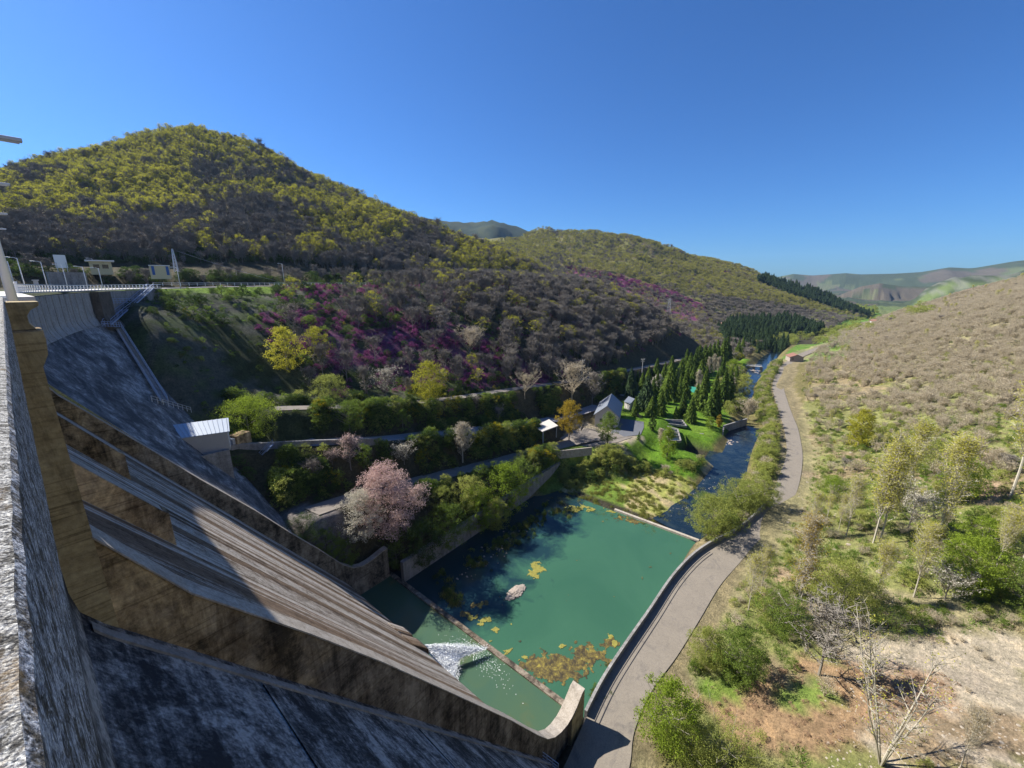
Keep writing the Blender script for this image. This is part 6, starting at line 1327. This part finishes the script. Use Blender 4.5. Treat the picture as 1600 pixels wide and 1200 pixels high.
g = Geo(); b = V3(at(366, 692, 28.4)); g.box((0, 0, .8), (1.6, 1.4, 1.5), .4); g.box((0, 0, 1.62), (1.75, 1.55, .12), .4); o = g.obj('steel_cabinet', M['galv'], loc=(b[0], b[1], 27.9), bevel=.03); tag(o, 'small pale blue steel cabinet between valve house and concrete block', 'cabinet')
def stair(name, label, top, bot, w, m, steps, rail=1.0, par=None):
    t = empty(name, label, 'staircase', tuple(bot)); a = V3(top) - V3(bot); d = a / np.linalg.norm(a[:2]); n = np.array([-d[1], d[0], 0]) * w / 2
    for sg in (-1, 1):
        g = Geo(); g.bar(n * sg, a + n * sg, .08, .28); g.obj('stringer', M[m], t)
        g = Geo(); g.bar(n * sg + np.array([0, 0, rail]), a + n * sg + np.array([0, 0, rail]), .07, .07); g.obj('handrail', M[m], t)
        g = Geo(); g.bar(n * sg + np.array([0, 0, rail * .5]), a + n * sg + np.array([0, 0, rail * .5]), .045, .045); g.obj('rail', M[m], t)
        for k in range(0, steps + 1, 4): q_ = a * k / steps + n * sg; g = Geo(); g.box((q_[0], q_[1], q_[2] + rail / 2), (.06, .06, rail)); g.obj('post', M[m], t)
    for k in range(steps): q_ = a * (k + .5) / steps; g = Geo(); g.bar(q_ - n, q_ + n, .26, .05); g.obj('tread', M[m], t)
    return t
stair('steel_stairs', 'blue steel stairs down the road retaining wall', at(424, 696, 27.6), at(396, 726, 23.2), 1.1, 'rail_blue', 16)
def facept(px, py, off):                 # point over the curved dam face
    best = None
    r = ray(px, py)
    for k in np.arange(30, 220, .25):
        q_ = r * k; x_, y_, z_ = q_[0], q_[1], EYE + q_[2]; rad_ = math.hypot(RAD - x_, y_ - 66); D_ = RAD - rad_
        if D_ < DP(min(z_, 58), math.degrees(math.atan2(y_ - 66, RAD - x_))) + off: return (x_, y_, z_)
    return (x_, y_, z_)
s1, s2, s3, s4 = facept(236, 450, 1.2), facept(208, 474, 1.2), facept(186, 491, 1.2), facept(168, 507, 1.2)
stair('steel_stairs', 'upper flight of the blue steel stairs from the crest down the abutment', s1, s2, 1.2, 'rail_blue', 20)
stair('steel_stairs', 'middle flight of the blue steel stairs on the abutment', (s2[0], s2[1] - .3, s2[2]), s3, 1.2, 'rail_blue', 14)
stair('steel_stairs', 'lowest flight of the blue steel stairs on the abutment', (s3[0], s3[1] - .3, s3[2]), s4, 1.2, 'rail_blue', 12)
fence('blue_railing', 'horizontal blue walkway railing on the abutment wall', [facept(155, 475, .8), facept(208, 473, .9)], 1.0, 'rail_blue', 10, 'railing', 3)
fence('blue_railing', 'blue railing of the small landing at the foot of the abutment stairs', [facept(160, 510, 1.2), facept(187, 511, 1.6)], 1.0, 'rail_blue', 6, 'railing', 3)
tp = [facept(*q_, 1.0) for q_ in ((184, 510), (206, 545), (228, 580), (258, 628))]
for i in range(3): stair('toe_stairs', ['top', 'middle', 'lower'][i] + ' flight of dark stairs along the foot of the far dam face', tp[i], tp[i + 1], 1.0, 'galv', 26, .9)
fence('thin_railing', 'thin grey railing among the bushes above the valve house roof', [facept(238, 628, 1.2), V3(ground(300, 648)) + np.array([0, 0, .2])], 1.1, 'galv', 8, 'railing')
# catwalk at the foot of the near face
a = V3(at(803, 1152, 5.2)); b = V3(at(872, 1204, 3.2))
fence('steel_catwalk_railing', 'pale blue steel railing at the foot of the near chute wall', [tuple(a), tuple(b)], 1.1, 'galv', 8, 'railing', 4)
t = empty('steel_grating', 'blue steel grating platform at the bottom edge by the near wall', 'grating', at(822, 1186, 4.0)); u = V3(at(850, 1206, 3.6)) - V3(at(822, 1186, 4.0)); n = np.array([-u[1], u[0], 0]) / np.linalg.norm(u[:2]) * -1.5
for k in range(12): g = Geo(); g.bar(u * k / 11, u * k / 11 + n, .05, .05); g.obj('bar', M['rail_blue'], t)
for k in range(5): g = Geo(); g.bar(n * k / 4, u + n * k / 4, .06, .08); g.obj('beam', M['rail_blue'], t)
# ---------------------------------------------------------------- lamps and poles
def lamp(label, base, h, arm, rad=.07, heads=1, group='street lamps', head=(.7, .28, .12)):
    t = empty('street_lamp', label, 'street lamp', tuple(base), 0, group)
    g = Geo(); g.tube([(0, 0, 0), (0, 0, h * .5), (0, 0, h)], [rad, rad * .8, rad * .55], 8); g.obj('pole', M['white'], t, smooth=True)
    a = V3(arm); g = Geo(); g.tube([(0, 0, h - .1), tuple(a * .5 + np.array([0, 0, h + .08])), tuple(a + np.array([0, 0, h + .12]))], rad * .45, 6); g.obj('arm', M['white'], t)
    g = Geo(); rz = math.atan2(a[1], a[0]); c = a * 1.2; g.box((c[0], c[1], h + .12), head, rz); g.box((c[0], c[1], h + .04), (head[0] * .8, head[1] * .8, .05), rz); g.obj('lamp_head', M['galv'], t, bevel=.03)
LN = ['nearest lamp on the dam crest, its thick pole at the left edge', 'second lamp on the dam crest, head high over the far balustrade', 'third lamp on the dam crest, head above the crest at the left edge', 'fourth lamp on the dam crest, lowest head at the left edge']
for lb, s_, dd in zip(LN, (23, 42, 60, 77), (.12, -.9, -.9, -.9)): lamp(lb, (dd, s_, 59.3 if s_ < 30 else 58.4), 5.3 if s_ < 30 else 7.4, (.75 if s_ < 30 else 1.7, 0, 0), .13 if s_ < 30 else .09)
LP = [(22, 444, 408, 130, 'leftmost lamp standing by the far end of the dam crest'), (38, 444, 403, 118, 'tall lamp second from left by the far crest'), (73, 444, 409, 128, 'lamp below and left of the white sign'), (105, 446, 414, 140, 'lamp under the white sign by the crest road'), (136, 446, 417, 145, 'lamp left of the flat roofed building by the crest'), (160, 446, 419, 150, 'lamp in front of the flat roofed building'), (282, 448, 418, 150, 'lamp right of the yellow kiosk by the crest road'), (445, 446, 412, 190, 'tall lamp with wide head above the green bank'), (372, 444, 421, 200, 'short lamp on the crest road left of the tall one'), (551, 444, 425, 230, 'lamp at the far bend of the crest road'), (147, 418, 404, 200, 'thin lamp behind the flat roofed building')]
for a, b, c, dist, lb in LP: p = far(a, b, dist); lamp(lb, (p[0], p[1], p[2] - .6), hgt(p, c) + .6, (-.9, .5, 0), .09)
def upole(label, px, base, top, m='render'):
    p = ground(px, base); h = hgt(p, top); t = empty('utility_pole', label, 'utility pole', p, 0, 'utility poles'); g = Geo(); g.tube([(0, 0, -.3), (0, 0, h)], [.2, .13], 8); g.obj('pole', M[m], t)
    for z in (h - .3, h - 1.2): g = Geo(); g.bar((-.9, .7, z), (.9, -.7, z), .14, .14); g.obj('crossarm', M[m], t)
    for k in (-.8, 0, .8): g = Geo(); g.tube([(k, -k * .75, h - .2), (k, -k * .75, h + .25)], .07, 6); g.obj('insulator', M['white'], t)
upole('thin wooden utility pole standing in the purple heather', 688, 526, 494, 'wood'); upole('white concrete utility pole by the tall tan leafless tree', 909, 588, 563); upole('white utility pole behind the left end of the spruces', 1003, 584, 561)
def lattice(label, p, h, w, m, name='lattice_tower'):
    t = empty(name, label, 'tower', p); n = 7
    for sx in (-1, 1):
        for sy in (-1, 1): g = Geo(); g.bar((sx * w / 2, sy * w / 2, 0), (sx * w * .12, sy * w * .12, h), .14, .14); g.obj('leg', M[m], t)
    for k in range(n):
        z0, z1 = h * k / n, h * (k + 1) / n; f0 = w / 2 * (1 - .76 * k / n); f1 = w / 2 * (1 - .76 * (k + 1) / n); g = Geo()
        for i, (a, b) in enumerate((((-1, -1), (1, -1)), ((1, -1), (1, 1)), ((1, 1), (-1, 1)), ((-1, 1), (-1, -1)))): g.bar((a[0] * f0, a[1] * f0, z0), (b[0] * f1, b[1] * f1, z1), .08, .08); g.bar((a[0] * f1, a[1] * f1, z1), (b[0] * f1, b[1] * f1, z1), .07, .07)
        g.obj('bracing', M[m], t)
    return t
p = far(276, 425, 178); lattice('slender grey lattice mast above the yellow kiosk', p, hgt(p, 389), 1.1, 'galv', 'lattice_mast')
p = ground(1044, 496); t = lattice('grey electricity pylon standing on the slope beyond the spur', p, hgt(p, 466), 5, 'galv', 'electricity_pylon')
hh = hgt(p, 466)
for z in (hh * .8, hh * .92): g = Geo(); g.bar((-3.5, 2.5, z), (3.5, -2.5, z), .25, .25); g.obj('crossarm', M['galv'], t)
# power line from the mast along the wood edge
g = Geo(); a = V3(far(276, 392, 178)); b = V3(far(700, 470, 230)); g.tube([tuple(a + (b - a) * t_ + np.array([0, 0, -6 * 4 * t_ * (1 - t_)])) for t_ in np.linspace(0, 1, 24)], .03, 4); tag(g.obj('power_line', M['galv']), 'thin sagging power line from the lattice mast over the wood edge', 'cable')
# ---------------------------------------------------------------- things on the terrace above the crest
p = far(97, 418, 168); q_ = V3(far(88, 418, 168)) - V3(far(107, 418, 168)); w_ = np.linalg.norm(q_); rz = math.atan2(q_[1], q_[0])
t = empty('sign_board', 'large blank white board on two posts above the crest road', 'sign', (p[0], p[1], p[2] - 2.5), rz)
g = Geo(); g.box((0, 0, 4.1), (w_, .12, 3.4)); g.obj('board', M['white'], t)
for sx in (-.4, .4): g = Geo(); g.box((sx * w_, .16, 1.6), (.14, .14, 4.4)); g.obj('post', M['galv'], t)
def bld(name, label, x0, x1, yb, yt, dist, dep, wallm, roofm, over=.6, th=.35):
    a = V3(far(x0, yb, dist)); b = V3(far(x1, yb, dist)); u = (b - a); L_ = np.hypot(u[0], u[1]); rz = math.atan2(u[1], u[0]); h = hgt(tuple(a), yt); t = empty(name, label, 'building', tuple(a - np.array([0, 0, 1.5])), rz); h += 1.5
    g = Geo(); g.box((L_ / 2, dep / 2, (h - th) / 2), (L_, dep, h - th - .004)); g.obj('wall', M[wallm], t); g = Geo(); g.box((L_ / 2, dep / 2, h - th / 2), (L_ + 2 * over, dep + 2 * over, th)); g.obj('roof', M[roofm], t); return t, L_, h
t, L_, h = bld('flat_roofed_building', 'pale low building with a wide white flat roof above the crest', 141, 176, 421, 406, 185, 6, 'cream', 'white', .8)
g = Geo(); g.box((L_ * .3, -.03, h - 1.9), (1.4, .08, 1.2)); g.obj('window', M['glass'], t); g = Geo(); g.box((L_ * .7, -.03, h - 1.9), (1.4, .08, 1.2)); g.obj('window', M['glass'], t)
t, L_, h = bld('kiosk', 'cream kiosk with two blue doors above the crest road', 235, 267, 428, 414, 172, 4, 'cream', 'white', .12, .15)
for f_ in (.17, .87): g = Geo(); g.box((L_ * f_, -.04, (h + 1.1) / 2 - .1), (L_ * .14, .1, h - 1.5)); g.obj('door', M['blue_door'], t)
t, L_, h = bld('small_hut', 'tiny beige hut right behind the crest balustrade', 53, 61, 445, 437, 130, 2, 'render', 'render', .15, .2)
p0 = V3(far(76, 445, 150)); p1 = V3(far(136, 445, 156)); wallthing('terrace_wall', 'grey stone wall behind the crest road below the white board', 'wall', [tuple(p0 + (p1 - p0) * k / 5) for k in range(6)], -.5, lambda p: 62.3, 57, 'grey_conc')
fence('guard_rail', 'white guard rail along the crest road above the green bank', [far(240, 447, 150), far(400, 446, 166), far(520, 445, 200), far(600, 444, 232)], .9, 'white', 50, 'guard rail')
# bridge over the river, meadow table
t = empty('footbridge', 'thin white footbridge across the river at the far bend', 'bridge', at(1166, 571, 2.6)); u = V3(at(1190, 573, 2.6)) - V3(at(1166, 571, 2.6)); g = Geo(); g.bar((0, 0, 0), u, 2.0, .35); g.obj('deck', M['render'], t)
for sg in (-.9, .9): g = Geo(); n = np.array([-u[1], u[0], 0]) / np.linalg.norm(u) * sg; g.bar(n + np.array([0, 0, 1]), u + n + np.array([0, 0, 1]), .1, .1); g.obj('handrail', M['white'], t)
for k in (0, .5, 1): g = Geo(); g.box((u[0] * k, u[1] * k, -1.4), (.7, 1.8, 2.6)); g.obj('pier', M['grey_conc'], t)
p = ground(1208, 580); t = empty('picnic_table', 'white picnic table on the meadow by the far river bank', 'table', p); g = Geo(); g.box((0, 0, .78), (2.2, 1.0, .08)); g.obj('tabletop', M['white'], t)
for sy in (-.9, .9): g = Geo(); g.box((0, sy, .45), (2.2, .35, .07)); g.obj('bench', M['white'], t)
for sx in (-.8, .8): g = Geo(); g.box((sx, 0, .38), (.12, 1.6, .75)); g.obj('leg', M['white'], t)

# ---------------------------------------------------------------- air
g = Geo(); g.box((1800, 350, 155), (7400, 4900, 400)); mh = bpy.data.materials.new('pale_haze'); mh.use_nodes = True; t_ = mh.node_tree; t_.nodes.clear()
o_ = t_.nodes.new('ShaderNodeOutputMaterial'); v_ = t_.nodes.new('ShaderNodeVolumePrincipled'); v_.inputs['Color'].default_value = (.45, .68, 1, 1); v_.inputs['Density'].default_value = .00005; v_.inputs['Anisotropy'].default_value = .2
t_.links.new(v_.outputs[0], o_.inputs['Volume']); o = g.obj('haze', mh); o['kind'] = 'stuff'; tag(o, 'thin blue haze filling the valley', 'haze')
print('ZRANGE', GZ.min(), GZ.max(), xs[0], xs[-1], ys[0], ys[-1])
emit_scatter()
